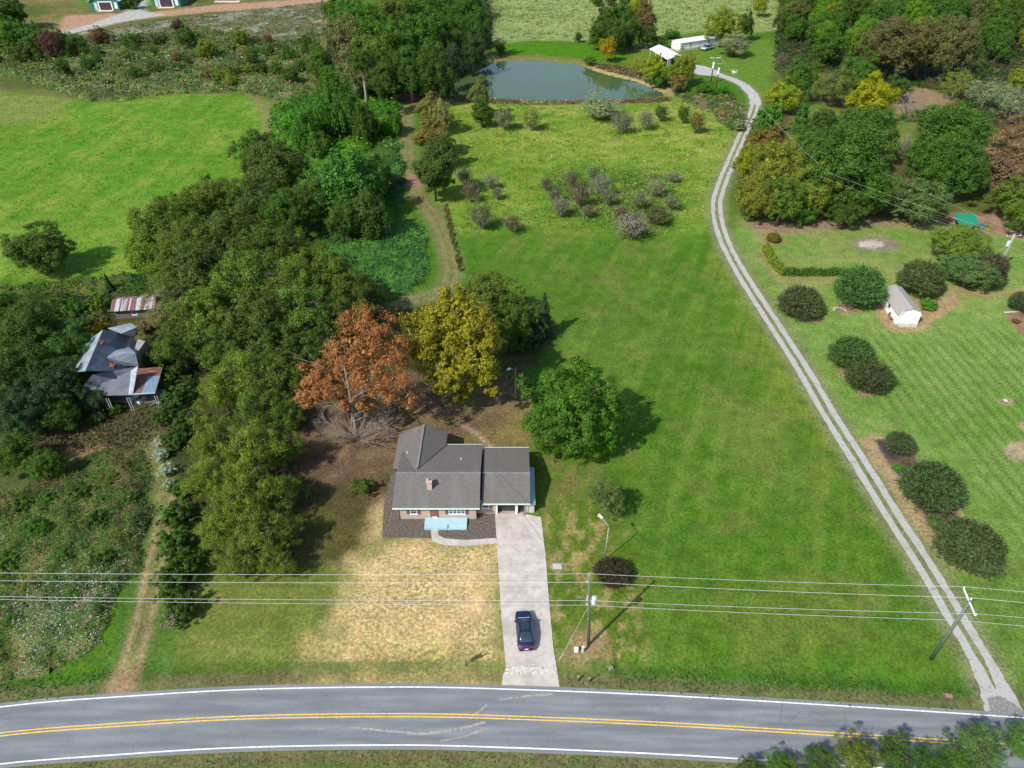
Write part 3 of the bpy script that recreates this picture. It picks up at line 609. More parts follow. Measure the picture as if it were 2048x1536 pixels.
rough_strip([p for p in LANE if p.y > 228], 1.75, 5, .02, 'gravel_lane', GRAV, .25, fl=0)
def flat(name, pts, z, mat, px=True):
    P = [W(x, y, z) for x, y in pts] if px else [Vector((x, y, z)) for x, y in pts]
    mb = MB(); mb.add(P, [tuple(range(len(P)))]); o = mb.build(name, mat); return tag(o, kind='structure')
def slabst(name, pts, z, th, mat):
    mb = MB(); mb.slab([W(x, y, z) for x, y in pts], th); return tag(mb.build(name, mat), kind='structure')
flat('gravel_lane', [(1424, 152), (1400, 150), (1372, 143), (1382, 128), (1410, 132), (1440, 143)], .008, GRAV)
flat('gravel_apron', [(1975, 1395), (2000, 1392), (2030, 1408), (2068, 1442), (2000, 1438), (1962, 1434), (1980, 1420)], .022, simple('gravel_dark', (.2, .195, .19), .95, var=.35, scale=4, bmp=.5))
for k, (pts_, hw_) in enumerate((([(700, 1456), (780, 1462), (850, 1468)], .1), ([(815, 1468), (870, 1466), (920, 1458), (975, 1444)], .14), ([(880, 1482), (930, 1472), (985, 1452)], .08), ([(945, 1434), (962, 1420), (975, 1408)], .1), ([(600, 1456), (660, 1458)], .06), ([(1000, 1400), (1060, 1392), (1110, 1388)], .12))):
    rough_strip(smooth([W(*p) for p in pts_], 6), hw_, 40 + k, .0315 + .0006 * k, 'mud_streak', simple('dried_mud', (.27, .25, .22), .95, var=.35, scale=3), .08, fl=0)
# driveway slabs with joints
MULC = simple('mulch', (.105, .085, .07), .95, var=.6, scale=3.5, bmp=.9)
DRV = [(990, 1028), (1052, 1028), (1082, 1034), (1091, 1110), (1098, 1200), (1106, 1290), (1113, 1333), (1012, 1333), (1003, 1240), (998, 1150), (994, 1095), (993, 1076)]
slabst('driveway', DRV, .06, .1, CONC)
slabst('driveway_apron', [(1014, 1333.8), (1113, 1333.8), (1119, 1373), (1004, 1370), (1006, 1350)], .05, .09, CONC)
flat('asphalt_apron', [(998, 1371), (1004, 1369), (1120, 1372.5), (1134, 1386), (1134, 1396), (990, 1389)], .02, ASPH)
flat('driveway_crack', [(1012, 1333.2), (1113, 1333.2), (1114, 1347), (1010, 1347)], .056, simple('cracked_slab', (.37, .33, .28), .95, var=.4, scale=3)); flat('garage_floor', [(945, 1021), (993, 1021), (993, 1028), (1050, 1028), (1053, 905), (960, 905)], .045, simple('garage_slab', (.3, .27, .25), .9))
mb = MB(); rs_ = random.Random(8)
for k in range(150):
    x = rs_.uniform(1012, 1112); y = rs_.uniform(1334, 1347); p = W(x, y, .075); s = rs_.uniform(.05, .2); n = 5
    pts = [p + Vector((math.cos(2 * math.pi * i / n + k) * s * rs_.uniform(.6, 1.2), math.sin(2 * math.pi * i / n + k) * s * rs_.uniform(.6, 1.1), rs_.uniform(0, .02))) for i in range(n)]; mb.slab(pts, .04)
tag(mb.build('broken_concrete', simple('broken_concrete', (.5, .46, .41), .9, var=.2, scale=4)), 'pale crumbled strip of broken concrete chips across the foot of the driveway', 'rubble', kind='stuff')
flat('mulch_bed', [(764, 1075), (768, 1010), (782, 945), (797, 945), (797, 1010), (800, 1036), (952, 1037), (956, 1027), (990, 1027), (993, 1077), (940, 1079), (890, 1076), (860, 1076)], .012, MULC)
slabst('walkway', [(861, 1056), (876, 1056), (877, 1070), (890, 1077), (930, 1080), (992, 1076), (994, 1086), (930, 1092), (890, 1090), (864, 1082)], .045, .06, CONC)
# pond water
m, nt, bs = nm('pond_water'); v = coords(nt, scale=(1, 1, 1)); bs.inputs['Base Color'].default_value = (.055, .09, .035, 1)
bs.inputs['Roughness'].default_value = .03; bs.inputs['Specular IOR Level'].default_value = .5; bs.inputs['IOR'].default_value = 1.33
bump(nt, bs, noise(nt, coords(nt, scale=(.6, 1.6, 1)), 1.5, 3), .05, .05)
cx = sum(p[0] for p in pw) / len(pw); cy = sum(p[1] for p in pw) / len(pw)
mb = MB(); mb.add([(x + (x - cx) * .03, y + (y - cy) * .03, -.35) for x, y in pw], [tuple(range(len(pw)))]); tag(mb.build('pond', m), kind='structure')

# ------------------------------------------------------------------ materials of buildings
def shingle(name, a, b, row=0.14, tint=(.2, .22, .19)):
    m, nt, bs = nm(name); v = coords(nt)
    c = mixc(nt, mr(nt, noise(nt, coords(nt, scale=(1.4, 5.5, 5.5)), 1.6, 5, .75), .3, .7, 0, 1), a, b)
    c = mixc(nt, mr(nt, noise(nt, coords(nt, scale=(1, .25, .25)), .9, 4), .5, .7, 0, .55), c, tint)
    w = N(nt, 'TexWave'); w.bands_direction = 'Y'; w.inputs['Scale'].default_value = .314 / row; w.inputs['Distortion'].default_value = .3; nt.links.new(v, w.inputs[0])
    c = mixc(nt, mr(nt, w.outputs[0], 0, .35, .38, 0), c, (.05, .045, .042)); nt.links.new(c, bs.inputs['Base Color'])
    bs.inputs['Roughness'].default_value = .93; bump(nt, bs, noise(nt, v, 9, 4), .35, .03); return m
ROOF = shingle('shingles', (.088, .079, .073), (.16, .145, .135), .14, (.15, .155, .14)); ROOFG = shingle('grey_shingles', (.27, .25, .235), (.36, .335, .31), .16, (.3, .29, .26))
m, nt, bs = nm('tan_brick'); b = N(nt, 'TexBrick'); b.inputs['Scale'].default_value = 1.0; b.inputs['Brick Width'].default_value = .22; b.inputs['Row Height'].default_value = .075; b.inputs['Mortar Size'].default_value = .008
b.inputs['Color1'].default_value = (.36, .27, .215, 1); b.inputs['Color2'].default_value = (.44, .345, .285, 1); b.inputs['Mortar'].default_value = (.4, .36, .32, 1)
tc = N(nt, 'TexCoord'); sx = N(nt, 'SeparateXYZ'); cx_ = N(nt, 'CombineXYZ'); nt.links.new(tc.outputs['Object'], sx.inputs[0]); nt.links.new(mth(nt, 'ADD', sx.outputs[0], sx.outputs[1]), cx_.inputs[0]); nt.links.new(sx.outputs[2], cx_.inputs[1]); nt.links.new(cx_.outputs[0], b.inputs['Vector'])
nt.links.new(b.outputs[0], bs.inputs['Base Color']); bs.inputs['Roughness'].default_value = .9; BRICK = m
WHT = simple('white_paint', (.78, .78, .76), .5, var=.06); TRIM = simple('trim_green_white', (.55, .66, .58), .5, var=.1)
GLASS = simple('window_glass', (.06, .08, .10), .08, var=.2, spec=.8); DARKI = simple('dark_interior', (.03, .028, .03), .9)
BRNW = simple('brown_wood', (.16, .075, .04), .7, var=.3, scale=6); BLUEP = simple('pale_blue_paint', (.33, .49, .55), .55, var=.07, scale=1.2)
GREY = simple('grey_metal', (.4, .41, .43), .4, .6, var=.1); BLACK = simple('black_rubber', (.02, .02, .02), .8)
def window(parent, x0, x1, z0, z1, y, n=1, fr=.07, sash=True, mat=None, name='window'):
    """window in a wall facing -Y; frame with panes and a sill as sub-parts"""
    f = MB(); f.box(x0, x1, y - .05, y, z0, z0 + fr); f.box(x0, x1, y - .05, y, z1 - fr, z1); f.box(x0, x0 + fr, y - .05, y, z0 + fr, z1 - fr); f.box(x1 - fr, x1, y - .05, y, z0 + fr, z1 - fr)
    for k in range(1, n): xc = x0 + (x1 - x0) * k / n; f.box(xc - fr / 2, xc + fr / 2, y - .05, y, z0 + fr, z1 - fr)
    if sash: zc = (z0 + z1) / 2; f.box(x0 + fr, x1 - fr, y - .035, y - .002, zc - .025, zc + .025)
    w = f.build(name, mat or WHT, parent); MB().box(x0 + fr, x1 - fr, y - .02, y - .006, z0 + fr, z1 - fr).build('pane', GLASS, w)
    MB().box(x0 - .06, x1 + .06, y - .11, y - .002, z0 - .06, z0 - .002).build('sill', mat or WHT, w); return w
def roofpl(name, pts, mat, parent, th=.14):
    return MB().slab(pts, th).build(name, mat, parent)

# ------------------------------------------------------------------ brick ranch house (world axes; wall line of the front at Y=60.3)
H = empty('brick_house', (-9.5, 60.3, 0)); tag(H, 'tan brick ranch house with brown shingle roof and attached garage above the driveway', 'house')
def hb(mb, name, mat, par=None, **k):
    o = mb.build(name, mat, par or H, **k)
    if par is None or par is H: o.matrix_parent_inverse = Matrix.Translation((9.5, -60.3, 0))
    return o
ez, rzz, ry_, fy, by_ = 2.75, 4.75, 63.8, 59.7, 71.2
wl_, wr_ = -14.45, -4.55
w = MB(); w.add([(wl_, 60.3, 0), (wr_, 60.3, 0), (wr_, 70.8, 0), (wl_, 70.8, 0), (wl_, 60.3, 2.95), (wr_, 60.3, 2.95), (wr_, 70.8, 2.7), (wl_, 70.8, 2.7), (wl_, ry_, 4.6), (wr_, ry_, 4.6)],
    [(0, 1, 5, 4), (2, 3, 7, 6), (1, 2, 6, 9, 5), (3, 0, 4, 8, 7)]); w.box(-15.3, -9.4, 66.9, 73.0, 0, 2.75); w.add([(-15.3, 73.0, 2.75), (-9.4, 73.0, 2.75), (-12.3, 73.0, 4.1)], [(0, 1, 2)])
hb(w, 'wall', BRICK)
w = MB(); w.box(-4.5, 1.75, 69.9, 70.4, 0, 2.5); w.box(1.55, 1.75, 61.25, 69.9, 0, 2.5); w.box(-4.5, -2.05, 61.2, 61.4, 0, 2.5); w.add([(1.75, 61.2, 2.5), (1.75, 70.4, 2.5), (1.75, 64.4, 4.0), (1.55, 61.2, 2.5), (1.55, 70.4, 2.5), (1.55, 64.4, 4.0)], [(0, 1, 2), (5, 4, 3)])
w.box(-2.05, 1.75, 61.2, 61.4, 2.28, 2.5); w.box(-4.5, -4.3, 61.4, 69.9, 0, 2.5)
hb(w, 'garage_wall', BRICK)
L0, R0 = -14.95, -4.02
r = MB(); r.slab([(L0, fy, ez), (R0, fy, ez), (R0, ry_, rzz), (L0 + .2, ry_, rzz)], .12); r.slab([(L0 + .2, ry_ + .003, rzz), (R0, ry_ + .003, rzz), (R0, by_, 2.75), (L0 + .2, by_, 2.75)], .12)
rf = hb(r, 'roof', ROOF)
# rear wing, cross gable running back
r = MB(); r.slab([(-15.75, 66.6, 2.82), (-12.2, 64.6, 4.66), (-12.2, 73.5, 4.35), (-15.75, 73.5, 2.86)][0:4], .12); r.slab([(-12.197, 64.6, 4.66), (-9.0, 70.9, 2.95), (-9.0, 73.5, 2.82), (-12.197, 73.5, 4.35)], .12)
hb(r, 'wing_roof', ROOF)
r = MB(); r.slab([(-3.82, 60.7, 2.5), (2.3, 60.7, 2.5), (2.3, 64.4, 4.12), (-3.82, 64.4, 4.12)], .12); r.slab([(-3.82, 64.403, 4.12), (2.3, 64.403, 4.12), (2.3, 70.8, 2.55), (-3.82, 70.8, 2.55)], .12)
hb(r, 'garage_roof', ROOF)
capm = simple('ridge_cap', (.19, .17, .165), .9, var=.2)
hb(MB().beam((L0 + .15, ry_ + .001, rzz + .02), (R0 + .03, ry_ + .001, rzz + .02), .28, .07), 'ridge_cap', capm); hb(MB().beam((-3.85, 64.4, 4.14), (2.33, 64.4, 4.14), .28, .07), 'ridge_cap', capm); hb(MB().beam((-12.2, 64.9, 4.67), (-12.2, 73.55, 4.37), .28, .07), 'ridge_cap', capm)
# chimney
def chimney(par, x, y, z0, z1, s=.75, mat=None, hb_=None):
    c = MB(); c.box(x - s / 2, x + s / 2, y - s / 2, y + s / 2, z0, z1); c.box(x - s / 2 - .06, x + s / 2 + .06, y - s / 2 - .06, y + s / 2 + .06, z1 + .002, z1 + .13)
    ch = hb_(c, 'chimney', mat) if hb_ else c.build('chimney', mat, par)
    MB().tube([(x - .0, y + .05, z1 + .132), (x, y + .05, z1 + .42)], .12, 10).build('flue', simple('clay_flue', (.2, .1, .08), .9), ch); return ch
PINKB = simple('pale_brick', (.46, .34, .31), .9, var=.25, scale=9); REDB = simple('red_brick', (.22, .075, .05), .9, var=.4, scale=9)
chimney(H, -10.38, 61.75 + .35, 3.2, 5.05, .62, PINKB, hb)
# roof vents
for x, y, z in ((-6.7, 67.2, 3.78), (-14.0, 68.6, 3.6)): hb(MB().tube([(x, y, z - .1), (x, y, z + .25)], .07, 8), 'vent_pipe', WHT)
# eaves: fascia + gutter
hb(MB().beam((L0, fy - .06, ez - .1), (R0, fy - .06, ez - .1), .12, .14), 'gutter', TRIM); hb(MB().beam((-3.82, 60.63, 2.4), (2.3, 60.63, 2.4), .12, .13), 'gutter', TRIM)
hb(MB().beam((-9.0, by_ + .05, 2.68), (R0, by_ + .05, 2.68), .1, .12), 'gutter', TRIM); hb(MB().beam((-3.82, 70.86, 2.48), (2.3, 70.86, 2.48), .1, .12), 'gutter', TRIM)
DKT = simple('dark_metal_pipe', (.05, .045, .045), .5)
for x, y, z in ((-14.35, 60.22, 2.6), (-4.5, 60.22, 2.6), (1.55, 60.85, 2.35)): hb(MB().tube([(x, y, 0.05), (x, y, z)], .05, 6), 'downspout', DKT)
# front windows, shutters, door
def hwin(x0, x1, z0, z1, y, n=1):
    wd = window(H, x0, x1, z0, z1, y, n); wd.matrix_parent_inverse = Matrix.Translation((9.5, -60.3, 0)); return wd
def shutter(x0, x1, z0, z1, y):
    m_ = MB(); m_.box(x0, x1, y - .04, y - .002, z0, z1)
    for k in range(7): zz = z0 + .1 + (z1 - z0 - .2) * k / 6; m_.box(x0 + .04, x1 - .04, y - .055, y - .0405, zz - .03, zz + .03)
    hb(m_, 'shutter', BRNW)
hwin(-12.9, -12.0, .98, 2.1, 60.3); shutter(-13.32, -12.95, .95, 2.12, 60.3); shutter(-11.95, -11.58, .95, 2.12, 60.3)
hwin(-8.0, -5.95, .98, 2.1, 60.3, 4); shutter(-8.45, -8.06, .95, 2.12, 60.3); shutter(-5.89, -5.5, .95, 2.12, 60.3)
hwin(-3.85, -2.9, 1.1, 2.1, 61.2); shutter(-4.28, -3.92, 1.05, 2.12, 61.2); shutter(-2.83, -2.47, 1.05, 2.12, 61.2)
d = MB(); d.box(-10.35, -9.35, 60.24, 60.3, .22, 2.35); dr = hb(d, 'door_frame', simple('dark_bronze', (.05, .035, .035), .5))
MB().box(-10.27, -9.43, 60.215, 60.238, .3, 2.28).build('door', simple('door_brown', (.2, .085, .05), .5, var=.2), dr); MB().box(-10.2, -9.5, 60.195, 60.213, .32, .55).build('kick_plate', WHT, dr)
MB().box(-10.08, -9.62, 60.2, 60.213, 1.5, 2.1).build('door_glass', GLASS, dr)
# garage front: white posts, open bays
g = MB(); g.box(-2.05, -1.85, 61.08, 61.2, 0, 2.3); hb(g, 'white_post', WHT); g = MB(); g.box(.42, .72, 61.08, 61.2, 0, 2.3); hb(g, 'white_post', WHT)
g = MB(); g.box(-1.85, .42, 61.62, 61.68, .06, 2.25); 
for k in range(4): g.box(-1.83, .40, 61.6, 61.618, .08 + .55 * k, .1 + .55 * k)
hb(g, 'garage_door', simple('dark_door', (.05, .04, .045), .6)); g = MB(); g.box(.74, 1.53, 61.5, 61.56, .06, 2.25); hb(g, 'side_door', DARKI)  # second bay is closed by a dark sheet painting the shade inside
hb(MB().box(-1.95, 1.75, 60.95, 61.18, .0, .085), 'threshold', simple('pink_concrete', (.45, .33, .29), .9))
# lean-to on the right wall
g = MB(); g.slab([(2.3, 61.0, 2.12), (2.98, 61.0, 1.9), (2.98, 67.6, 1.9), (2.3, 67.6, 2.12)], .05); hb(g, 'lean_to_roof', simple('pale_blue_tin', (.38, .5, .56), .4, .3, var=.08))
g = MB(); g.box(1.78, 2.85, 61.35, 67.4, 0, 1.75); hb(g, 'lean_to_wall', simple('cream_siding', (.5, .46, .4), .8))
# porch deck with step
P_ = empty('front_porch', (-8.3, 59.5, 0)); tag(P_, 'pale blue painted porch slab with a lower step in front of the brick house', 'porch')
def pb(mb, n, mt): o = mb.build(n, mt, P_); o.matrix_parent_inverse = Matrix.Translation((8.3, -59.5, 0)); return o
pb(MB().box(-11.05, -5.7, 59.12, 60.24, .0, .36), 'deck', BLUEP); pb(MB().box(-11.0, -8.12, 58.5, 59.117, .0, .36), 'deck', BLUEP); pb(MB().box(-8.08, -5.7, 58.5, 59.117, .0, .19), 'step', BLUEP)

# ------------------------------------------------------------------ cars
def loft(secs, n=None):
    """secs: list of rings (equal counts) -> closed hull"""
    mb = MB(); k = len(secs[0]); vs = [p for s in secs for p in s]; fs = [(i * k + j, i * k + (j + 1) % k, (i + 1) * k + (j + 1) % k, (i + 1) * k + j) for i in range(len(secs) - 1) for j in range(k)]
    fs += [tuple(range(k)), tuple((len(secs) - 1) * k + j for j in range(k))]; mb.add(vs, fs); return mb
def carpaint(name, col, metal=.5):
    m, nt, bs = nm(name); bs.inputs['Base Color'].default_value = (*col, 1); bs.inputs['Metallic'].default_value = metal; bs.inputs['Roughness'].default_value = .3; bs.inputs['Coat Weight'].default_value = .8; bs.inputs['Coat Roughness'].default_value = .05; return m
NAVY = carpaint('navy_paint', (.018, .022, .085)); SILV = carpaint('silver_blue_paint', (.5, .57, .68), .25)
CGL = simple('car_glass', (.02, .035, .045), .05, spec=1.0, var=.05); REDL = simple('tail_light_red', (.35, .02, .02), .25); HLM = simple('headlight', (.6, .62, .65), .15); CHR = simple('chrome', (.55, .57, .6), .2, .9, var=.05); TYRE = BLACK; RIM = simple('rim_alloy', (.35, .36, .38), .35, .7)
def wheel(par, x, y, r=.34, w=.22):
    t = MB().tube([(x - w / 2, y, r), (x + w / 2, y, r)], r, 20).build('wheel', TYRE, par); s = 1 if x > 0 else -1
    MB().tube([(x + s * (w / 2 + .003), y, r), (x + s * (w / 2 + .015), y, r)], r * .66, 14).build('rim', RIM, t)
def sedan():
    e = empty('parked_car', (0, 0, 0)); prof = [(-2.38, .52, .66, .72), (-2.3, .40, .80, .84), (-2.0, .3, .95, .90), (-1.55, .27, 1.02, .92), (-.9, .25, 1.0, .93), (.2, .25, .97, .93), (1.05, .26, .95, .93), (1.6, .28, .86, .92), (2.05, .32, .78, .88), (2.3, .42, .68, .76), (2.38, .5, .6, .6)]
    S = []
    for y, z0, z1, hw in prof:
        zz = z0 + (z1 - z0) * .55; S.append([(-hw * .9, y, z0), (-hw, y, z0 + .1), (-hw, y, zz), (-hw * .93, y, z1 - .05), (-hw * .75, y, z1), (0, y, z1 + .03), (hw * .75, y, z1), (hw * .93, y, z1 - .05), (hw, y, zz), (hw, y, z0 + .1), (hw * .9, y, z0), (0, y, z0)])
    b = loft(S).build('body', NAVY, e, sm=True)
    cab = [(-1.72, 1.0, 1.02, .74, .72), (-1.2, 1.0, 1.3, .80, .62), (-.75, .98, 1.44, .82, .6), (-.1, .96, 1.47, .83, .61), (.3, .95, 1.42, .83, .6), (.78, .95, 1.18, .82, .66), (1.2, .9, .94, .78, .74)]
    S = []
    for y, z0, z1, hb_, ht in cab: S.append([(-hb_, y, z0 - .05), (-hb_ * .97, y, z0 + (z1 - z0) * .4), (-ht, y, z1 - .03), (-ht * .7, y, z1), (0, y, z1 + .02), (ht * .7, y, z1), (ht, y, z1 - .03), (hb_ * .97, y, z0 + (z1 - z0) * .4), (hb_, y, z0 - .05), (0, y, z0 - .06)])
    loft(S).build('cabin', CGL, e, sm=True)
    rp = MB()
    rp.add([(-.6, -.78, 1.475), (.6, -.78, 1.475), (.62, -.62, 1.50), (-.62, -.62, 1.50)], [(0, 1, 2, 3)])
    r_ = MB(); r_.slab([(-.63, -.8, 1.455), (.63, -.8, 1.455), (.63, -.1, 1.505), (.62, .28, 1.455), (-.62, .28, 1.455), (-.63, -.1, 1.505)], .03)
    ro = r_.build('roof_panel', NAVY, e, bevel=.01); MB().slab([(-.46, -.55, 1.513), (.46, -.55, 1.513), (.46, .2, 1.506), (-.46, .2, 1.506)], .006).build('sunroof', CGL, ro)
    for s in (-1, 1):
        MB().beam((s * .63, -.78, 1.46), (s * .74, -1.7, 1.045), .1, .05).build('rear_pillar', NAVY, e); MB().beam((s * .62, .28, 1.45), (s * .76, 1.2, .97), .07, .05).build('front_pillar', NAVY, e)
        MB().beam((s * .845, -1.5, 1.035), (s * .845, 1.1, .985), .03, .03).build('window_trim', CHR, e)
        mi = MB(); mi.box(min(s * .9, s * 1.08), max(s * .9, s * 1.08), .72, .9, .98, 1.12); mi.build('mirror', BLACK if s < 0 else BLACK, e, bevel=.02)
        MB().add([(s * .35, -2.36, .78), (s * .78, -2.28, .8), (s * .89, -2.02, .84), (s * .86, -2.0, .93), (s * .74, -2.25, .90), (s * .35, -2.335, .89)], [(0, 1, 4, 5), (1, 2, 3, 4)]).build('tail_light', REDL, e)
        MB().add([(s * .45, 2.335, .66), (s * .76, 2.27, .66), (s * .87, 2.05, .70), (s * .84, 2.06, .8), (s * .72, 2.25, .76), (s * .45, 2.32, .74)], [(0, 1, 4, 5), (1, 2, 3, 4)]).build('headlight', HLM, e)
        for y in (-1.42, 1.42): wheel(e, s * .82, y)
    MB().beam((-.86, -2.2, .905), (.86, -2.2, .905), .03, .02).build('rear_light_bar', REDL, e)
    MB().add([(-.2, -2.40, .6), (.2, -2.40, .6), (.2, -2.385, .74), (-.2, -2.385, .74)], [(0, 1, 2, 3)]).build('number_plate', WHT, e)
    MB().box(-.78, .78, -2.43, -2.3, .4, .5).build('rear_bumper', BLACK, e, bevel=.02); MB().beam((-.66, 1.26, .955), (.66, 1.26, .955), .05, .015).build('wiper_cowl', simple('pale_cowl', (.45, .5, .58), .3), e)
    return e
c = sedan(); pf, pr_ = Vector((1.22, 46.35, 0)), Vector((1.55, 41.75, 0)); c.location = (pf + pr_) / 2 + Vector((0, 0, .06)); dd = pf - pr_; c.rotation_euler = (0, 0, math.atan2(dd.y, dd.x) - math.pi / 2)
tag(c, 'dark navy blue sedan parked on the concrete driveway', 'car')
def pickup():
    e = empty('pickup_truck', (0, 0, 0)); prof = [(-2.75, .55, .95, .9), (-2.6, .5, 1.02, .95), (0, .45, 1.05, .97), (1.2, .45, 1.08, .97), (2.3, .48, 1.02, .93), (2.65, .55, .9, .85)]; S = []
    for y, z0, z1, hw in prof: S.append([(-hw * .9, y, z0), (-hw, y, z0 + .15), (-hw, y, z1 - .15), (-hw * .86, y, z1), (hw * .86, y, z1), (hw, y, z1 - .15), (hw, y, z0 + .15), (hw * .9, y, z0)])
    loft(S).build('body', SILV, e); S = []
    for y, z1, hw in ((-.75, 1.08, .86), (-.6, 1.7, .72), (.75, 1.75, .72), (1.45, 1.1, .84)): S.append([(-.88, y, 1.03), (-hw, y, z1), (hw, y, z1), (.88, y, 1.03)])
    loft(S).build('cab_glass', CGL, e); MB().slab([(-.74, -.62, 1.74), (.74, -.62, 1.74), (.74, .78, 1.79), (-.74, .78, 1.79)], .05).build('roof_panel', SILV, e)
    for s in (-1, 1):
        MB().beam((s * .8, .1, 1.05), (s * .74, .1, 1.74), .1, .06).build('door_pillar', SILV, e)
        for y in (-1.75, 1.75): wheel(e, s * .88, y, .39, .26)
        MB().box(min(s * .5, s * .85), max(s * .5, s * .85), 2.55, 2.68, .72, .88).build('headlight', HLM, e)
    MB().box(-.8, .8, -2.55, -.8, 1.054, 1.058).build('truck_bed', DARKI, e); MB().box(-.9, .9, 2.6, 2.78, .45, .68).build('bumper', CHR, e); return e
c = pickup(); a, b = W(1402, 103), W(1426, 96); c.location = (a + b) / 2; c.scale = (1.15,) * 3; dd = a - b; c.rotation_euler = (0, 0, math.atan2(dd.y, dd.x) - math.pi / 2)
tag(c, 'silver blue pickup truck parked in front of the white mobile home', 'pickup truck')

# ------------------------------------------------------------------ helper: frame built in local metres at a heading
def local(name, origin, ang, label, cat): e = empty(name, (origin.x, origin.y, 0), ang); tag(e, label, cat); return e
# white barn shaped garden shed
a, b, far = W(1790, 648.5), W(1834, 649.5), W(1762, 602)
ang = math.atan2((b - a).y, (b - a).x); S_ = local('garden_shed', a, ang, 'white barn shaped garden shed with grey gambrel roof on the right lawn', 'shed')
wd = (b - a).length; ln = (far - a).length
xs = [-.25, .55, wd / 2, wd - .55, wd + .25]; zs = [2.05, 2.95, 3.45, 2.95, 2.05]
w = MB(); w.add([(0, 0, 0), (wd, 0, 0), (wd, 0, 2.15), (wd - .58, 0, 2.85), (wd / 2, 0, 3.3), (.58, 0, 2.85), (0, 0, 2.15)] + [(0, ln, 0), (wd, ln, 0), (wd, ln, 2.15), (wd - .58, ln, 2.85), (wd / 2, ln, 3.3), (.58, ln, 2.85), (0, ln, 2.15)],
     [(0, 1, 2, 3, 4, 5, 6), (13, 12, 11, 10, 9, 8, 7), (0, 7, 8, 1), (1, 8, 9, 2), (0, 6, 13, 7)])
w.build('wall', WHT, S_); r = MB()
for k in range(4): r.slab([(xs[k] + (.002 if k else 0), -.22, zs[k]), (xs[k + 1], -.22, zs[k + 1]), (xs[k + 1], ln + .2, zs[k + 1]), (xs[k] + (.002 if k else 0), ln + .2, zs[k])], .06)
r.build('roof', ROOFG, S_)
MB().beam((0, -.25, 2.02), (.56, -.25, 2.86), .06, .1).build('gable_trim', WHT, S_); MB().beam((wd - .56, -.25, 2.86), (wd, -.25, 2.02), .06, .1).build('gable_trim', WHT, S_)
for x0, x1 in ((wd / 2 - .95, wd / 2 - .01), (wd / 2 + .01, wd / 2 + .95)):
    d_ = MB(); d_.box(x0, x1, -.05, -.003, .1, 2.0); d_.beam((x0 + .05, -.06, .15), (x1 - .05, -.06, 1.95), .08, .02); dd_ = d_.build('door', WHT, S_)
MB().add([(.25, -.85, .02), (wd - .3, -.85, .02), (wd - .3, -.01, .28), (.25, -.01, .28), (.25, -.85, 0), (wd - .3, -.85, 0), (wd - .3, -.01, 0), (.25, -.01, 0)], [(0, 1, 2, 3), (4, 5, 1, 0), (5, 6, 2, 1), (6, 7, 3, 2), (7, 4, 0, 3)]).build('ramp', simple('grey_boards', (.33, .31, .29), .8, var=.2, scale=5), S_)
win = MB(); win.box(-.03, -.003, ln * .45, ln * .45 + .7, 1.0, 1.7); win.build('window', GLASS, S_)
# barrels and bins by the shed
def drum(x, y, r, h, mat, label, nme='barrel', cat='barrel'):
    e = empty(nme, (x, y, 0)); MB().tube([(0, 0, 0), (0, 0, h * .33), (0, 0, h * .36), (0, 0, h * .66), (0, 0, h * .69), (0, 0, h)], [r, r, r * 1.05, r * 1.05, r, r], 14).build('body', mat, e)
    MB().tube([(0, 0, h + .002), (0, 0, h + .03)], r * .9, 14).build('lid', mat, e); return tag(e, label, cat)
BLUEB = simple('blue_plastic', (.02, .06, .38), .4)
p = W(1757, 602); drum(p.x, p.y, .42, .95, BLUEB, 'blue plastic barrel behind the far corner of the white garden shed')
p = W(1779, 632); drum(p.x, p.y, .3, .7, simple('slate_plastic', (.06, .1, .16), .5), 'slate blue tub beside the left wall of the garden shed', 'tub', 'tub')
p = W(1783, 641); e = empty('wheelbarrow', (p.x, p.y, 0), .9); tag(e, 'rusty wheelbarrow tipped beside the left wall of the garden shed', 'wheelbarrow')
RUST = simple('rust', (.25, .1, .05), .85, var=.4, scale=6)
MB().add([(-.35, -.5, .5), (.35, -.5, .5), (.4, .5, .55), (-.4, .5, .55), (-.2, -.3, .25), (.2, -.3, .25), (.2, .2, .25), (-.2, .2, .25)], [(4, 5, 6, 7), (0, 1, 5, 4), (1, 2, 6, 5), (2, 3, 7, 6), (3, 0, 4, 7)]).build('tray', RUST, e)
for s in (-1, 1): MB().beam((s * .25, .9, .5), (s * .12, -.6, .25), .04).build('handle', BRNW, e)
MB().tube([(-.05, -.65, .2), (.05, -.65, .2)], .2, 12).build('wheel', BLACK, e)

# mobile home
a, b, bk = W(1359, 103.5), W(1441, 91), W(1350.5, 96.5); ang = math.atan2((b - a).y, (b - a).x); M_ = local('mobile_home', a, ang, 'long white mobile home with flat pitched roof beyond the pond', 'mobile home')
ln, dp = (b - a).length, 5.2; eh = 3.1
w = MB(); w.add([(0, 0, .6), (ln, 0, .6), (ln, 0, eh), (0, 0, eh), (0, dp, .6), (ln, dp, .6), (ln, dp, eh), (0, dp, eh), (0, dp / 2, eh + .7), (ln, dp / 2, eh + .7)], [(0, 1, 2, 3), (5, 4, 7, 6), (1, 5, 6, 9, 2), (4, 0, 3, 8, 7)]); w.build('wall', WHT, M_)
MB().box(.03, ln - .03, .03, dp - .03, 0, .598).build('skirting', simple('tan_skirt', (.5, .46, .38), .8), M_)
r = MB(); r.slab([(-.2, -.25, eh), (ln + .2, -.25, eh), (ln + .2, dp / 2, eh + .78), (-.2, dp / 2, eh + .78)], .08); r.slab([(-.2, dp / 2 + .002, eh + .78), (ln + .2, dp / 2 + .002, eh + .78), (ln + .2, dp + .25, eh), (-.2, dp + .25, eh)], .08); r.build('roof', simple('white_metal_roof', (.68, .68, .67), .5), M_)
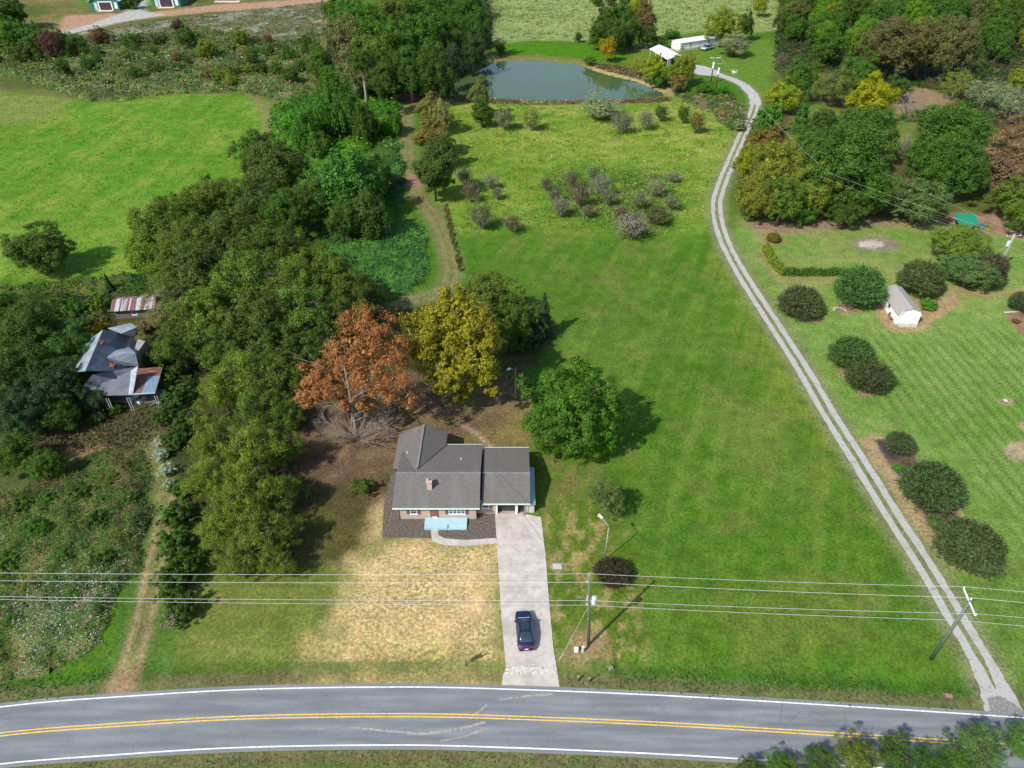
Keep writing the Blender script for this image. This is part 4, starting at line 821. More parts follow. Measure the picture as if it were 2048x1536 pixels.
MB().beam((-.2, -.28, eh - .12), (ln + .2, -.28, eh - .12), .05, .1).build('gutter', GREY, M_)
for x in (ln * .22, ln * .66, ln * .84): window(M_, x, x + 1.0, 1.5, 2.7, 0, 1)
MB().box(ln * .45, ln * .45 + .95, -.03, -.002, .7, 2.7).build('door', simple('off_white', (.6, .6, .58), .5), M_); MB().box(ln * .44, ln * .44 + 1.5, -1.3, -.04, .2, .65).build('steps', BRNW, M_)
# carport
ra, rb = W(1318, 89, 4.3), W(1355, 110, 4.3); ea, eb = W(1298, 100, 3.0), W(1335, 120.5, 3.0); ax = (ra - rb); ax.z = 0; L = ax.length; ang = math.atan2(ax.y, ax.x) - math.pi / 2
C_ = empty('carport', (rb.x, rb.y, 0), ang); tag(C_, 'open sided carport with white metal gable roof by the pond', 'carport'); hw_ = 3.7
r = MB(); r.slab([(-hw_, 0, 3.0), (0, 0, 4.3), (0, L, 4.3), (-hw_, L, 3.0)], .07); r.slab([(.002, 0, 4.3), (hw_, 0, 3.0), (hw_, L, 3.0), (.002, L, 4.3)], .07); r.build('roof', simple('white_tin', (.74, .76, .78), .45, var=.05), C_)
MB().add([(-hw_ + .3, .25, 3.0), (hw_ - .3, .25, 3.0), (0, .25, 4.15), (-hw_ + .3, .32, 3.0), (hw_ - .3, .32, 3.0), (0, .32, 4.15)], [(0, 1, 2), (5, 4, 3), (0, 3, 4, 1)]).build('gable_panel', GREY, C_)
for x in (-hw_ + .35, hw_ - .35):
    for y in (.3, L * .35, L * .68, L - .3): MB().beam((x, y, 0), (x, y, 3.02), .14).build('post', WHT, C_)
MB().box(-hw_ + .3, -hw_ + 1.5, .1, .18, 0, 2.9).build('end_wall', GREY, C_); MB().box(-hw_ + 1.6, hw_ - .5, L * .6, L * .62, 0, 2.6).build('back_wall', simple('brown_clutter', (.12, .08, .06), .9), C_)
p = W(1304, 104); e = empty('storage_bin', (p.x, p.y, 0)); MB().box(-.5, .5, -.4, .4, 0, 1.0).build('body', BLUEB, e, bevel=.05); MB().box(-.55, .55, -.45, .45, 1.003, 1.08).build('lid', BLUEB, e); tag(e, 'dark blue bin under the far end of the carport', 'bin')
# poultry barns
GRN = simple('green_siding', (.03, .16, .12), .6, var=.15, scale=1.5)
def barn(x0, x1, y, doorx, label, rot=.35):
    a, b = W(x0, y), W(x1, y - 1.0); w_ = (b - a).length; e = empty('poultry_barn', (a.x, a.y, 0), math.atan2((b - a).y, (b - a).x)); tag(e, label, 'barn', 'poultry barns')
    L = 75; zz = 4.2; pk = 7.4
    m_ = MB(); m_.add([(0, 0, 0), (w_, 0, 0), (w_, 0, zz), (w_ / 2, 0, pk), (0, 0, zz), (0, L, 0), (w_, L, 0), (w_, L, zz), (w_ / 2, L, pk), (0, L, zz)], [(0, 1, 2, 3, 4), (9, 8, 7, 6, 5), (1, 6, 7, 2), (0, 4, 9, 5)]); m_.build('wall', GRN, e)
    r = MB(); r.slab([(-1.2, -.6, zz - .5), (w_ / 2, -.6, pk + .2), (w_ / 2, L, pk + .2), (-1.2, L, zz - .5)], .15); r.slab([(w_ / 2 + .003, -.6, pk + .2), (w_ + 1.2, -.6, zz - .5), (w_ + 1.2, L, zz - .5), (w_ / 2 + .003, L, pk + .2)], .15); r.build('roof', simple('barn_tin', (.55, .66, .70), .4, .2, var=.08), e)
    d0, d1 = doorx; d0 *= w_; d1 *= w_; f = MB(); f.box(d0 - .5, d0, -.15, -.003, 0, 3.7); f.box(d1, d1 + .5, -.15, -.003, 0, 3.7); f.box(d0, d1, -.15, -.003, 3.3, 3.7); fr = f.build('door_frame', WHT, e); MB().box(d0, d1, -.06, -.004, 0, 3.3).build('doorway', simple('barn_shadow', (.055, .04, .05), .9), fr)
    MB().box(d0 - 2.3, d0 - .9, -.1, -.004, 0, 3.2).build('side_door', simple('pale_grey_door', (.5, .56, .58), .6), e); MB().box(d1 + 1.4, d1 + 2.7, -.1, -.004, .6, 3.2).build('window', WHT, e)
    MB().box(d0 - .8, d1 + .8, -3.0, -.2, 0, .12).build('loading_slab', simple('pink_slab', (.6, .47, .4), .9), e)
barn(184, 240, 21, (.32, .74), 'green poultry barn with tin roof left of the gravel fork'); barn(307, 362, 14.5, (.28, .72), 'green poultry barn with wide white door frame right of the gravel fork')
q = empty('loading_dock', tuple(W(454, 4))); tag(q, 'pale concrete loading slab beside the dirt yard at the top edge', 'slab'); MB().box(-6, 6.4, -1.2, 1.6, 0, .3).build('slab', simple('pink_slab', (.6, .47, .4), .9), q); MB().box(-4, 4, 1.7, 2, 0, 2).build('back_wall', simple('dark_maroon', (.12, .05, .06), .8), q)

# ------------------------------------------------------------------ derelict farmhouse and tin roofed outbuilding
D = empty('old_farmhouse', tuple(W(215, 770))); tag(D, 'derelict grey farmhouse with metal roofs and sagging porch among dark trees', 'house')
DI = Matrix.Translation(-D.location)
def db(mb, name, mat, par=None, **k):
    o = mb.build(name, mat, par or D, **k)
    if par is None: o.matrix_parent_inverse = DI
    return o
def tin(name, a, b, sc=1.0, ax='X'):
    m, nt, bs = nm(name); v = coords(nt); c = mixc(nt, mr(nt, noise(nt, v, .9 * sc, 5, .7), .42, .62, 0, 1), a, b)
    w = N(nt, 'TexWave'); w.bands_direction = ax; w.inputs['Scale'].default_value = 1.1; nt.links.new(v, w.inputs[0]); c = mixc(nt, mr(nt, w.outputs[0], .0, .2, .4, 0), c, (.05, .05, .055)); nt.links.new(c, bs.inputs['Base Color'])
    bs.inputs['Roughness'].default_value = .5; bs.inputs['Metallic'].default_value = .25; return m
TIN = tin('weathered_tin', (.10, .115, .145), (.17, .19, .23)); TINL = tin('pale_tin', (.25, .30, .34), (.38, .43, .46)); 
Z1 = 7.6; Z0 = 4.3
rA, rB = W(206, 659, Z1), W(171, 741, Z1); eA, eB = W(270, 668, Z0), W(252, 742, Z0); lA, lB = W(162, 692, Z0), W(140, 745, Z0)
db(MB().slab([rB, eB, eA, rA], .12), 'main_roof', TIN); off = Vector((0, 0, .004)); db(MB().slab([rA + off, lA, lB, rB + off], .12), 'main_roof', TINL)
g0, g1 = W(243, 667, 7.0), W(274, 654, 7.0); db(MB().slab([g0, W(268, 673, 4.6), W(276, 668, 4.6), g1], .1).slab([g1, W(262, 646, 4.6), W(215, 656, 5.2), g0], .1), 'rear_gable_roof', TINL)
c0, c1 = W(213, 715, 6.6), W(270, 704, 6.6); db(MB().slab([c0, W(226, 729, 4.9), W(277, 731, 4.3), c1], .1).slab([c1 + off, W(257, 693, 4.4), W(232, 700, 5.6), c0 + off], .1), 'side_gable_roof', TINL)
f0, f1 = W(185, 749, 5.5), W(276, 732, 5.3); fz = 3.0; fl_, fr_ = W(150, 792, fz), W(257, 790, fz)
db(MB().slab([f0, fl_, fr_, W(262, 741, 5.0), f1], .1), 'front_roof', simple('shaded_tin', (.085, .095, .125), .55, .2, var=.3, scale=.8)); db(MB().slab([f1 + off, W(262, 741, 5.0) + off, W(257, 790, fz) + off, W(266, 786, 3.1)], .08), 'hip_roof', TINL)  # front roof tin darkened in colour; shade put on a sun-facing slope
m, nt, bs = nm('rusty_tin'); v = coords(nt); c = mixc(nt, mr(nt, noise(nt, coords(nt, scale=(.25, 2.6, 1)), 1.4, 4, .8), .4, .6, 0, 1), (.14, .055, .032), (.24, .13, .09)); c = mixc(nt, mr(nt, noise(nt, coords(nt, scale=(.3, 3, 1)), 2.2, 3), .5, .62, 0, .8), c, (.11, .045, .03)); nt.links.new(c, bs.inputs['Base Color']); bs.inputs['Roughness'].default_value = .8; RTIN = m
p1, p2, p3, p4 = W(272, 737, 3.6), W(326, 733, 2.9), W(310, 786, 2.7), W(258, 789, 3.0)
db(MB().slab([p1, p2, p2.lerp(p3, .35), p1.lerp(p4, .35)], .05).slab([p1.lerp(p4, .35) - off, p1.lerp(p4, .35).lerp(p2.lerp(p3, .35), .55) - off, p4.lerp(p3, .45) - off, p4 - off], .05), 'porch_roof', RTIN)
db(MB().slab([p1.lerp(p4, .35).lerp(p2.lerp(p3, .35), .553), p2.lerp(p3, .353), p3, p4.lerp(p3, .453)], .05), 'porch_roof_patch', simple('blue_grey_tin', (.2, .29, .36), .5, .2, var=.25, scale=3))
db(MB().beam(p4, p3, .1, .16), 'porch_fascia', simple('pale_fascia', (.45, .52, .56), .7))
wx0, wx1, wy0, wy1 = lB.x + .8, eB.x - .6, W(220, 800).y + 2.0, eA.y - 1.0
db(MB().box(wx0, wx1, wy0, wy1, 0, 3.9), 'wall', simple('grey_clapboard', (.3, .3, .29), .9, var=.3, scale=3)); 
gw = MB().add([c1 - Vector((.3, .3, .3)), W(275, 731, 4.2) - Vector((.3, 0, .1)), W(258, 695, 4.3) - Vector((.3, 0, .1))], [(0, 1, 2)]); db(gw, 'gable_wall', simple('pale_clapboard', (.45, .47, .46), .9))
floor = MB().box(fl_.x + 1, p3.x - .3, W(220, 806).y, wy0 - .01, 0, .55); db(floor, 'porch_floor', simple('old_boards', (.16, .15, .15), .9, var=.4, scale=5))
PW = simple('old_white_post', (.3, .33, .35), .8, var=.3)
for (x, y, zt) in ((212, 797, 2.9), (253, 795, 2.9), (309, 792, 2.65), (176, 800, 2.9)):
    pt = W(x, y, zt); 
    for s in (0, .35): db(MB().beam((pt.x + s, pt.y, .3), (pt.x + s, pt.y, zt), .1), 'porch_post', PW)
db(MB().beam((W(176, 800, 1.2).x, W(212, 800, 1).y, 1.25), (W(212, 800, 1.2).x, W(212, 800, 1).y, 1.25), .06, .1), 'railing', PW)
for x, y, z, zt in ((203, 690, 6.4, 7.2), (226, 735, 4.9, 5.7)):
    q_ = W(x, y, (z + zt) / 2); chimney(D, q_.x, q_.y, z - 1.2, zt, .8, REDB, db)
# junk lying on and before the porch
rs_ = random.Random(4); JM = [simple('junk_%s' % k, c, .7, var=.3, scale=5) for k, c in (('white', (.6, .62, .62)), ('grey', (.25, .27, .3)), ('maroon', (.15, .06, .05)), ('blue', (.15, .24, .36)), ('wood', (.22, .16, .1)))]
jn = ['storage_box', 'old_appliance', 'wooden_crate', 'plastic_tub', 'scrap_board']
for k in range(22):
    x = rs_.uniform(262, 322) if k < 15 else rs_.uniform(176, 215); y = rs_.uniform(796, 812); p = W(x, y); t = k % 5; s = rs_.uniform(.3, .6); e = empty(jn[t], (p.x, p.y, .56 if (y < 800 and x < 300) else .0), rs_.uniform(0, 3))
    if t == 4: MB().beam((-1.0, 0, .1), (1.0, .1, .5), .3, .05).build('board', JM[0 if k % 2 else 4], e); 
    elif t == 3: MB().tube([(0, 0, 0), (0, 0, s)], [s * .5, s * .6], 12).build('body', JM[3], e); MB().tube([(0, 0, s + .002), (0, 0, s + .03)], s * .64, 12).build('rim', JM[0], e)
    else: MB().box(-s * .7, s * .7, -s * .5, s * .5, 0, s).build('body', JM[(0, 1, 2)[t]], e, bevel=.02); MB().box(-s * .74, s * .74, -s * .54, s * .54, s + .003, s + .05).build('lid', JM[(1, 0, 4)[t]], e)
    tag(e, {0: 'pale lidded box in the clutter round the derelict farmhouse porch', 1: 'grey boxy old appliance in the clutter round the farmhouse porch', 2: 'dark wooden crate in the clutter round the farmhouse porch', 3: 'blue plastic tub in the clutter round the farmhouse porch', 4: 'loose board leaning in the clutter round the farmhouse porch'}[t], ['box', 'appliance', 'crate', 'tub', 'board'][t], ['pale boxes by the farmhouse porch', 'old appliances by the farmhouse porch', 'crates by the farmhouse porch', 'tubs by the farmhouse porch', 'loose boards by the farmhouse porch'][t])
# outbuilding with striped tin roof
a, b = W(234, 638), W(302, 634); O_ = local('tin_roof_outbuilding', a, math.atan2((b - a).y, (b - a).x), 'weathered wooden outbuilding with white and red striped tin roof', 'outbuilding'); wd = (b - a).length + 1
MB().box(0, wd, 0, 3.8, 0, 2.0).add([(0, 0, 2.0), (0, 3.8, 2.0), (0, 1.9, 2.75), (wd, 0, 2.0), (wd, 3.8, 2.0), (wd, 1.9, 2.75)], [(0, 1, 2), (5, 4, 3)]).build('wall', simple('grey_old_wood', (.15, .13, .12), .95, var=.4, scale=4), O_)
m, nt, bs = nm('striped_tin'); v = coords(nt); w_ = N(nt, 'TexWave'); w_.bands_direction = 'X'; w_.inputs['Scale'].default_value = .36; w_.inputs['Distortion'].default_value = 3.2; w_.inputs['Detail'].default_value = 1; w_.inputs['Detail Scale'].default_value = .35; nt.links.new(v, w_.inputs[0])
c = mixc(nt, mr(nt, noise(nt, coords(nt, scale=(1.6, .04, .04)), 1.3, 3, .6), .47, .53, 0, 1), (.15, .06, .055), (.38, .42, .45)); c = mixc(nt, mr(nt, noise(nt, v, .7, 4), .52, .62, 0, .8), c, (.3, .13, .07)); nt.links.new(c, bs.inputs['Base Color']); bs.inputs['Roughness'].default_value = .55; bs.inputs['Metallic'].default_value = .2
MB().slab([(-.4, -.55, 1.95), (wd + .3, -.55, 1.95), (wd + .3, 1.9, 2.95), (-.4, 1.9, 2.95)], .05).slab([(-.4, 1.903, 2.95), (wd + .3, 1.903, 2.95), (wd + .3, 4.3, 1.95), (-.4, 4.3, 1.95)], .05).build('roof', m, O_)
window(O_, wd * .42, wd * .42 + .9, .65, 1.75, 0, 1)

# ------------------------------------------------------------------ poles, lamps, wires
POLEM = simple('treated_pole', (.11, .14, .115), .85, var=.25, scale=3); POLEP = simple('pale_pole', (.27, .29, .25), .85, var=.25, scale=3); PORC = simple('insulator', (.7, .74, .74), .3); WIRE = simple('bare_wire', (.5, .53, .52), .8, 0.0, var=.03, spec=.05); DWIRE = simple('black_wire', (.05, .05, .05), .6)
TRF = simple('transformer_paint', (.52, .6, .68), .4)
def transformer(par, x, y, z, r=.25, h=.9):
    t = MB().tube([(x, y, z - h / 2), (x, y, z + h / 2), (x, y, z + h / 2 + .06)], [r, r, r * .6], 14).build('transformer', TRF, par); MB().tube([(x, y, z + h / 2 + .06), (x, y, z + h / 2 + .3)], [.05, .03], 6).build('bushing', PORC, t); MB().beam((x, y, z), (x * .3, y * .3, z), .08).build('bracket', GREY, t)
bA = W(1177, 1290); hA = 12.3; A = empty('utility_pole', bA); tag(A, 'utility pole with grey transformer beside the driveway', 'utility pole')
lean = Vector((-.75, 0, 0)) 
MB().tube([(0, 0, -.1), tuple(lean * .5 + Vector((0, 0, hA / 2))), tuple(lean + Vector((0, 0, hA)))], [.17, .145, .115], 12).build('pole', POLEM, A, sm=True)
def onA(z): return bA + lean * (z / hA) + Vector((0, 0, z))
zA = [12.45, 11.3, 8.25, 7.45]; transformer(A, .0, -.02, 8.2) 
bpy.data.objects['transformer'].location = (-.08, 0, 0) 
MB().tube([tuple(lean + Vector((0, 0, hA))), tuple(lean + Vector((0, 0, hA + .22)))], [.05, .03], 8).build('insulator', PORC, A)
for z in (11.3, 8.25, 7.45): o = lean * (z / hA); MB().beam((o.x - .3, o.y, z), (o.x + .12, o.y, z), .06).build('insulator', PORC, A)
MB().tube([(-.2 - .5, 0, 8.3), (-.2 - .5, 0, 8.9)], .05, 8).build('fuse_cutout', PORC, A)
for o in A.children:
    if o.name.startswith('transformer'): o.location = (.0, 0, 0)
bB = W(1862, 1318); hB = 10.6; Bp = empty('utility_pole', bB); tag(Bp, 'green tinted utility pole with white crossarm beside the gravel lane', 'utility pole')
MB().tube([(0, 0, -.1), (0, 0, hB)], [.19, .13], 12).build('pole', POLEM, Bp, sm=True)
cA, cB = W(1921, 1178, 10.3) - bB, W(1944, 1232, 10.3) - bB; mid = (cA + cB) / 2; cA -= Vector((mid.x, mid.y, 0)) * .85; cB -= Vector((mid.x, mid.y, 0)) * .85
MB().beam(cA, cB, .13, .13).build('crossarm', simple('pale_fibreglass', (.62, .66, .62), .6), Bp)
for q in (cA, cB, (cA + cB) / 2 + Vector((0, 0, .35))): MB().tube([tuple(q + Vector((0, 0, .07))), tuple(q + Vector((0, 0, .3)))], [.08, .05], 8).build('insulator', PORC, Bp)
for s in (cA, cB): MB().beam(s * .6 + Vector((0, 0, 10.3 * .4)), (0, -.1, 9.2), .05).build('brace', GREY, Bp)
aB = [bB + cA + Vector((0, 0, .3)), bB + (cA + cB) / 2 + Vector((0, 0, .65)), bB + cB + Vector((0, 0, .3)), bB + Vector((0, 0, 7.2))]
def cable(name, pts, sag, r, mat, label, cat='cable', group=None):
    out = []
    for a, b in zip(pts[:-1], pts[1:]):
        n = 14
        for i in range(n): t = i / n; out.append(a.lerp(b, t) - Vector((0, 0, sag * 4 * t * (1 - t) * ((b - a).length / 40))))
    out.append(pts[-1]); o = MB().tube(out, r, 5).build(name, mat); return tag(o, label, cat, group)
pxl = [(-700, 1135.5), (-700, 1150.5), (-700, 1179), (-700, 1183)]; pxr = [(2700, 1230), (2700, 1256), (2700, 1283), (2700, 1302)]
names = ['highest overhead wire along the road, carried on the tips of the poles', 'second highest overhead wire along the road', 'third overhead wire down, level with the grey transformer', 'lowest of the four overhead wires along the road']
for k in range(4):
    cable('power_line', [W(*pxl[k], zA[k] + .2), onA(zA[k]) + Vector((0, -.1, .2 if k == 0 else 0)), aB[k], W(*pxr[k], aB[k].z + .1)], .22, .017, WIRE, names[k])
cable('service_cable', [onA(7.9), Vector((-2.6, 64.3, 4.9))], .5, .018, DWIRE, 'thin black service cable from the transformer pole to the garage roof')
cable('guy_wire', [onA(7.3), W(1118, 1322, 0)], 0, .014, WIRE, 'slanting guy wire staked in the grass left of the transformer pole')
# lamp beside the drive
bL = W(1209, 1120); Lp = empty('street_lamp', bL); tag(Lp, 'grey yard lamp pole with bent arm beside the driveway', 'street lamp')
MB().tube([(0, 0, 0), (0, 0, 5.9)], [.08, .06], 10).build('pole', POLEP, Lp, sm=True); MB().tube([(0, 0, 5.9), (-.12, .12, 6.25), (-.75, .75, 6.75)], .045, 8).build('arm', GREY, Lp)
MB().beam((-.72, .72, 6.75), (-1.15, 1.15, 6.9), .3, .14).build('lamp_head', simple('lamp_white', (.75, .77, .78), .4), Lp, bevel=.03)
b2 = W(1031, 795); L2 = empty('street_lamp', b2); h2 = hgt(b2, 735); tag(L2, 'thin yard lamp pole behind the house right of the yellow tree', 'street lamp')
MB().tube([(0, 0, 0), (0, 0, h2)], [.1, .07], 10).build('pole', POLEP, L2); MB().tube([(0, 0, h2 - .4), (-.8, -.1, h2 - .1)], .04, 6).build('arm', GREY, L2); MB().beam((-.75, -.1, h2 - .1), (-1.3, -.15, h2 - .25), .32, .2).build('lamp_head', simple('lamp_white', (.75, .77, .78), .4), L2, bevel=.03)
# right hand pole with transformer
b3 = W(1995, 540); h3 = hgt(b3, 468); P3 = empty('utility_pole', b3); tag(P3, 'pale utility pole with white transformer at the right edge', 'utility pole')
MB().tube([(0, 0, 0), (0, 0, h3)], [.26, .2], 12).build('pole', POLEP, P3, sm=True); transformer(P3, -.5, -.15, h3 - 2.0, .28, 1.0); MB().beam((-1.4, 0, h3 - .5), (1.4, .3, h3 - .5), .12).build('crossarm', POLEP, P3)
for x in (-1.35, 0, 1.35): MB().tube([(x, .1 * x, h3 - .44), (x, .1 * x, h3 - .2)], .07, 8).build('insulator', PORC, P3)
far3 = W(1640, 340, 12)
for k, (px, py, dz, lb) in enumerate(((1655, 345, -.2, 'upper left of the thin wires over the right hand trees'), (1700, 312, -.2, 'upper right of the thin wires over the right hand trees'), (1640, 352, -2.6, 'lowest of the thin wires over the right hand trees'))):
    top = b3 + Vector(((-1.35, 1.35, 0)[k], 0, h3 + dz)); cable('power_line', [W(px, py, 13), top, top + (top - W(px, py, top.z)).normalized() * 40], .3, .009, WIRE, lb)
# twin poles by the pond lane
for (bx, by, ty, lb) in ((1421, 167, 113, 'left pole of the twin utility poles with crossarm near the pond'), (1431, 180, 124, 'right pole of the twin utility poles with white canister near the pond')):
    b = W(bx, by); h = hgt(b, ty); e = empty('utility_pole', b); tag(e, lb, 'utility pole', None)
    MB().tube([(0, 0, 0), (0, 0, h)], [.22, .16], 10).build('pole', simple('brown_pole', (.12, .09, .07), .9), e, sm=True)
    t = MB().tube([(-.1, -.35, h - 3.6), (-.1, -.35, h - 1.7)], .34, 12).build('transformer', simple('white_canister', (.72, .74, .76), .4), e)
    if bx == 1421: MB().beam((-1.6, 0, h - .4), (2.0, .2, h - .4), .14).build('crossarm', PORC, e); 
    else: MB().beam((-.8, 0, h - .5), (.8, .1, h - .5), .1).build('crossarm', PORC, e)
b = W(1430, 180); cable('power_line', [W(1421, 167) + Vector((1.8, .2, hgt(W(1421, 167), 113))), W(1640, 330, 13)], .5, .02, WIRE, 'thin wire running from the twin poles over the lane to the right hand trees')
# fence posts at the pond's far side
for k, (x, y, ty) in enumerate(((1061, 92, 76), (1124, 92, 82))):
    b = W(x, y); h = hgt(b, ty); e = empty('fence_post', b); MB().tube([(0, 0, 0), (0, 0, h)], .14, 8).build('post', BARK, e); MB().tube([(0, 0, h + .003), (0, 0, h + .1)], .17, 8).build('cap', GREY, e)
    tag(e, ['tall dark post on the far bank at the left half of the pond', 'slimmer post on the far bank, right of the tall dark post'][k], 'post')
# small things by the drive
def post_stub(x, y, h, label, col): b = W(x, y); e = empty('wooden_post', b); MB().tube([(0, 0, 0), (.03, .02, h)], [.11, .1], 8).build('post', col, e); MB().tube([(.03, .02, h + .002), (.03, .02, h + .03)], .115, 8).build('cap', simple('weathered_top', (.3, .28, .25), .9), e); return tag(e, label, 'post')
post_stub(1155, 1362, .8, 'left of two short weathered posts near the road', BARK); post_stub(1177, 1365, .8, 'right of two short weathered posts near the road', BARK)
b = W(1152, 1303); e = empty('utility_pedestal', b); MB().box(-.2, .2, -.17, .17, 0, .5).build('cabinet', WHT, e, bevel=.03); MB().box(-.23, .23, -.2, .2, .503, .6).build('lid', WHT, e, bevel=.02); tag(e, 'squat white utility pedestal at the foot of the transformer pole', 'pedestal')
b = W(1165, 1304); e = empty('utility_pedestal', b, .2); MB().box(-.12, .12, -.1, .1, 0, .95).build('cabinet', simple('pale_green_cabinet', (.5, .58, .45), .6), e, bevel=.02); MB().box(-.14, .14, -.12, .12, .953, 1.0).build('lid', simple('pale_green_cabinet', (.5, .58, .45), .6), e); tag(e, 'tall pale green utility pedestal at the foot of the transformer pole', 'pedestal')
b = W(1115, 1133); e = empty('septic_cover', b); MB().box(-.55, .55, -.4, .4, 0, .08).build('slab', CONC, e, bevel=.05); MB().tube([(0, 0, .081), (0, 0, .1)], .2, 14).build('plug', CONC, e); tag(e, 'small round edged concrete cover in the grass right of the driveway', 'cover')
b = W(1222, 1337); e = empty('rock', b, .4); MB().slab([(-.25, -.2, .25), (.2, -.22, .3), (.3, .1, .22), (0, .25, .3), (-.3, .1, .2)], .27).build('stone', simple('stone', (.2, .19, .17), .9, var=.3, scale=5), e, bevel=.06); tag(e, 'small grey rock in the tall grass near the road', 'rock')
b = W(1895, 1392); e = empty('culvert_pipe', b, -.2); MB().tube([(-.35, 0, .1), (.35, 0, .1)], .26, 16).build('pipe', simple('red_clay_pipe', (.24, .13, .1), .8), e); MB().tube([(.352, 0, .1), (.37, 0, .1)], .2, 16).build('opening', DARKI, e); tag(e, 'reddish culvert pipe end in the ditch beside the gravel lane', 'pipe')
# yard sign with open metal frame
b = W(933, 1332); e = empty('yard_sign', b, .55); MB().beam((0, 0, 0), (0, 0, 1.3), .05).build('stake', BLACK, e); MB().beam((.1, 0, .05), (-.12, 0, .45), .04).build('brace', BLACK, e)
s_ = MB(); s_.box(.55, 1.75, -.02, .02, .35, 1.0); s_.build('sign_panel', simple('brown_panel', (.16, .13, .09), .8), e); MB().beam((.1, 0, .5), (1.8, 0, 1.02), .04).build('rail', BLACK, e); MB().beam((1.78, 0, 0), (1.78, 0, 1.05), .04).build('stake', BLACK, e); tag(e, 'small dark sign on metal stakes in the straw covered yard', 'sign')
# green tarpaulin shelter and blue tub
T_ = empty('tarp_shelter', tuple(W(1940, 445))); tag(T_, 'green tarpaulin shelter on poles behind the light green juniper', 'tarp shelter')
q = [W(1907, 427, 2.2), W(1950, 427, 2.5), W(1958, 447, 2.2), W(1932, 462, 2.0), W(1917, 446, 2.1)]; n_ = [p - T_.location for p in q]
MB().slab(n_, .03).build('tarp', simple('green_tarp', (.015, .22, .14), .5, var=.12, scale=2), T_)
for p in n_[:4]: MB().beam((p.x * .97, p.y * .97, 0), (p.x * .97, p.y * .97, p.z - .05), .07).build('pole', GREY, T_)
b = W(1961, 458); drum(b.x, b.y, .55, 1.1, simple('blue_tub', (.02, .13, .35), .4), 'bright blue barrel at the corner of the green tarp shelter')
# stumps, fire ring, seats
b = W(1470, 144); e = empty('fire_pit', b); MB().tube([(0, 0, 0), (0, 0, .5)], 1.0, 14).build('ring', simple('pale_stone', (.5, .5, .45), .9), e); MB().tube([(0, 0, .501), (0, 0, .53)], .7, 12).build('ash_bed', DARKI, e); tag(e, 'small pale stone fire pit on the lawn by the mobile home', 'fire pit')
b = W(2010, 803); e = empty('stump', b); MB().tube([(0, 0, 0), (0, 0, .18)], [.45, .38], 14).build('bark', BARK, e); MB().tube([(0, 0, .182), (0, 0, .2)], .34, 14).build('cut_face', simple('cut_wood', (.55, .48, .38), .9), e); tag(e, 'pale cut stump in a small bare patch on the right lawn', 'stump')
e = empty('burn_pile', W(1745, 489)); rs_ = random.Random(12); m_ = MB()
for k in range(60): a_ = rs_.uniform(0, 6.28); r_ = rs_.uniform(0, 2.6); x, y = r_ * math.cos(a_), r_ * math.sin(a_) * .7; d_ = rs_.uniform(0, 3.1); l_ = rs_.uniform(.2, .7); m_.beam((x, y, .06), (x + l_ * math.cos(d_), y + l_ * math.sin(d_), .12), .08)
m_.build('sticks', simple('ash_wood', (.42, .38, .34), .95, var=.3), e); tag(e, 'pale ash and charred sticks in the round burn patch on the right lawn', 'burn pile')
e = empty('brick_border', W(2008, 640)); m_ = MB(); a_, b_ = W(2008, 626), W(2040, 624)
for k in range(8): p_ = a_.lerp(b_, k / 8) - e.location; m_.box(p_.x, p_.x + .35, p_.y, p_.y + .2, 0, .15)
m_.build('edging', simple('pale_stone', (.5, .5, .45), .9), e); tag(e, 'row of pale edging stones along the bed at the right edge', 'edging')
b = W(1722, 622); e = empty('edging_stones', W(1680, 622)); m_ = MB()
for k in range(9): t = k / 8 * 3; m_.slab([(-.25 + 0.35 * math.cos(t) * 3, .5 * math.sin(t) * 2, .15), (.05 + .35 * math.cos(t) * 3, .5 * math.sin(t) * 2, .15), (.05 + .35 * math.cos(t) * 3, .5 * math.sin(t) * 2 + .25, .15)], .15)
m_.build('stones', simple('pale_stone', (.5, .5, .45), .9), e); tag(e, 'arc of pale stones at the foot of the round shrub left of the shed', 'edging')

# ------------------------------------------------------------------ single plants
def T(kind, px, py, r, col, label, ry=None, name='broadleaf_tree', cat='tree', group=None): return plant(kind, name, px, py, r, col, label, cat, ry, group)
# autumn maple behind the house with two crown masses and bare lower limbs
base = W(716, 880)
def lobe(x, y, z, r, w, fz=.9): p = W(x, y, z) - base; return ((p.x, p.y, z), (r, r, r * fz), w)
L_ = [lobe(735, 690, 14.5, 5.2, 1.1), lobe(760, 735, 12, 4.3, .9), lobe(690, 735, 11.5, 4.2, .8), lobe(650, 775, 8.5, 4.0, 1.4, .7), lobe(700, 800, 7.5, 3.2, .35, .5), lobe(770, 775, 10, 3.6, .6), lobe(720, 650, 16.5, 2.6, .35), lobe(630, 790, 6.5, 3.0, .9, .6), lobe(625, 745, 8.5, 2.6, .3, .7), lobe(735, 815, 5.5, 2.6, .25, .5), lobe(790, 700, 12, 3.0, .4)]
me = crown_mesh(301, L_, ncl=130, sub=10, m=28, leaf=.13, clr=(.2, .36), inner=900, fill=.35, aspect=.55, rag=.15, loose=.7)
e = empty('autumn_tree', base); tag(e, 'orange red autumn tree with bare grey lower limbs behind the house', 'tree'); o = bpy.data.objects.new('crown', me); COL.objects.link(o); o.parent = e; o.color = (*PAL['OR'], 1)
tm = trunk_mesh(303, h=15, r=.26, limbs=14, spread=6.5, twigs=4, low=.2, name='trunk', mat=PALEBARK); o = bpy.data.objects.new('trunk', tm); COL.objects.link(o); o.parent = e
bm_ = twig_mesh(304, 26, 6.0, .9, .05, 11, 5, PALEBARK, 'bare_branches', .2); o = bpy.data.objects.new('bare_branches', bm_); COL.objects.link(o); o.parent = e; o.scale = (1, 1, 1)
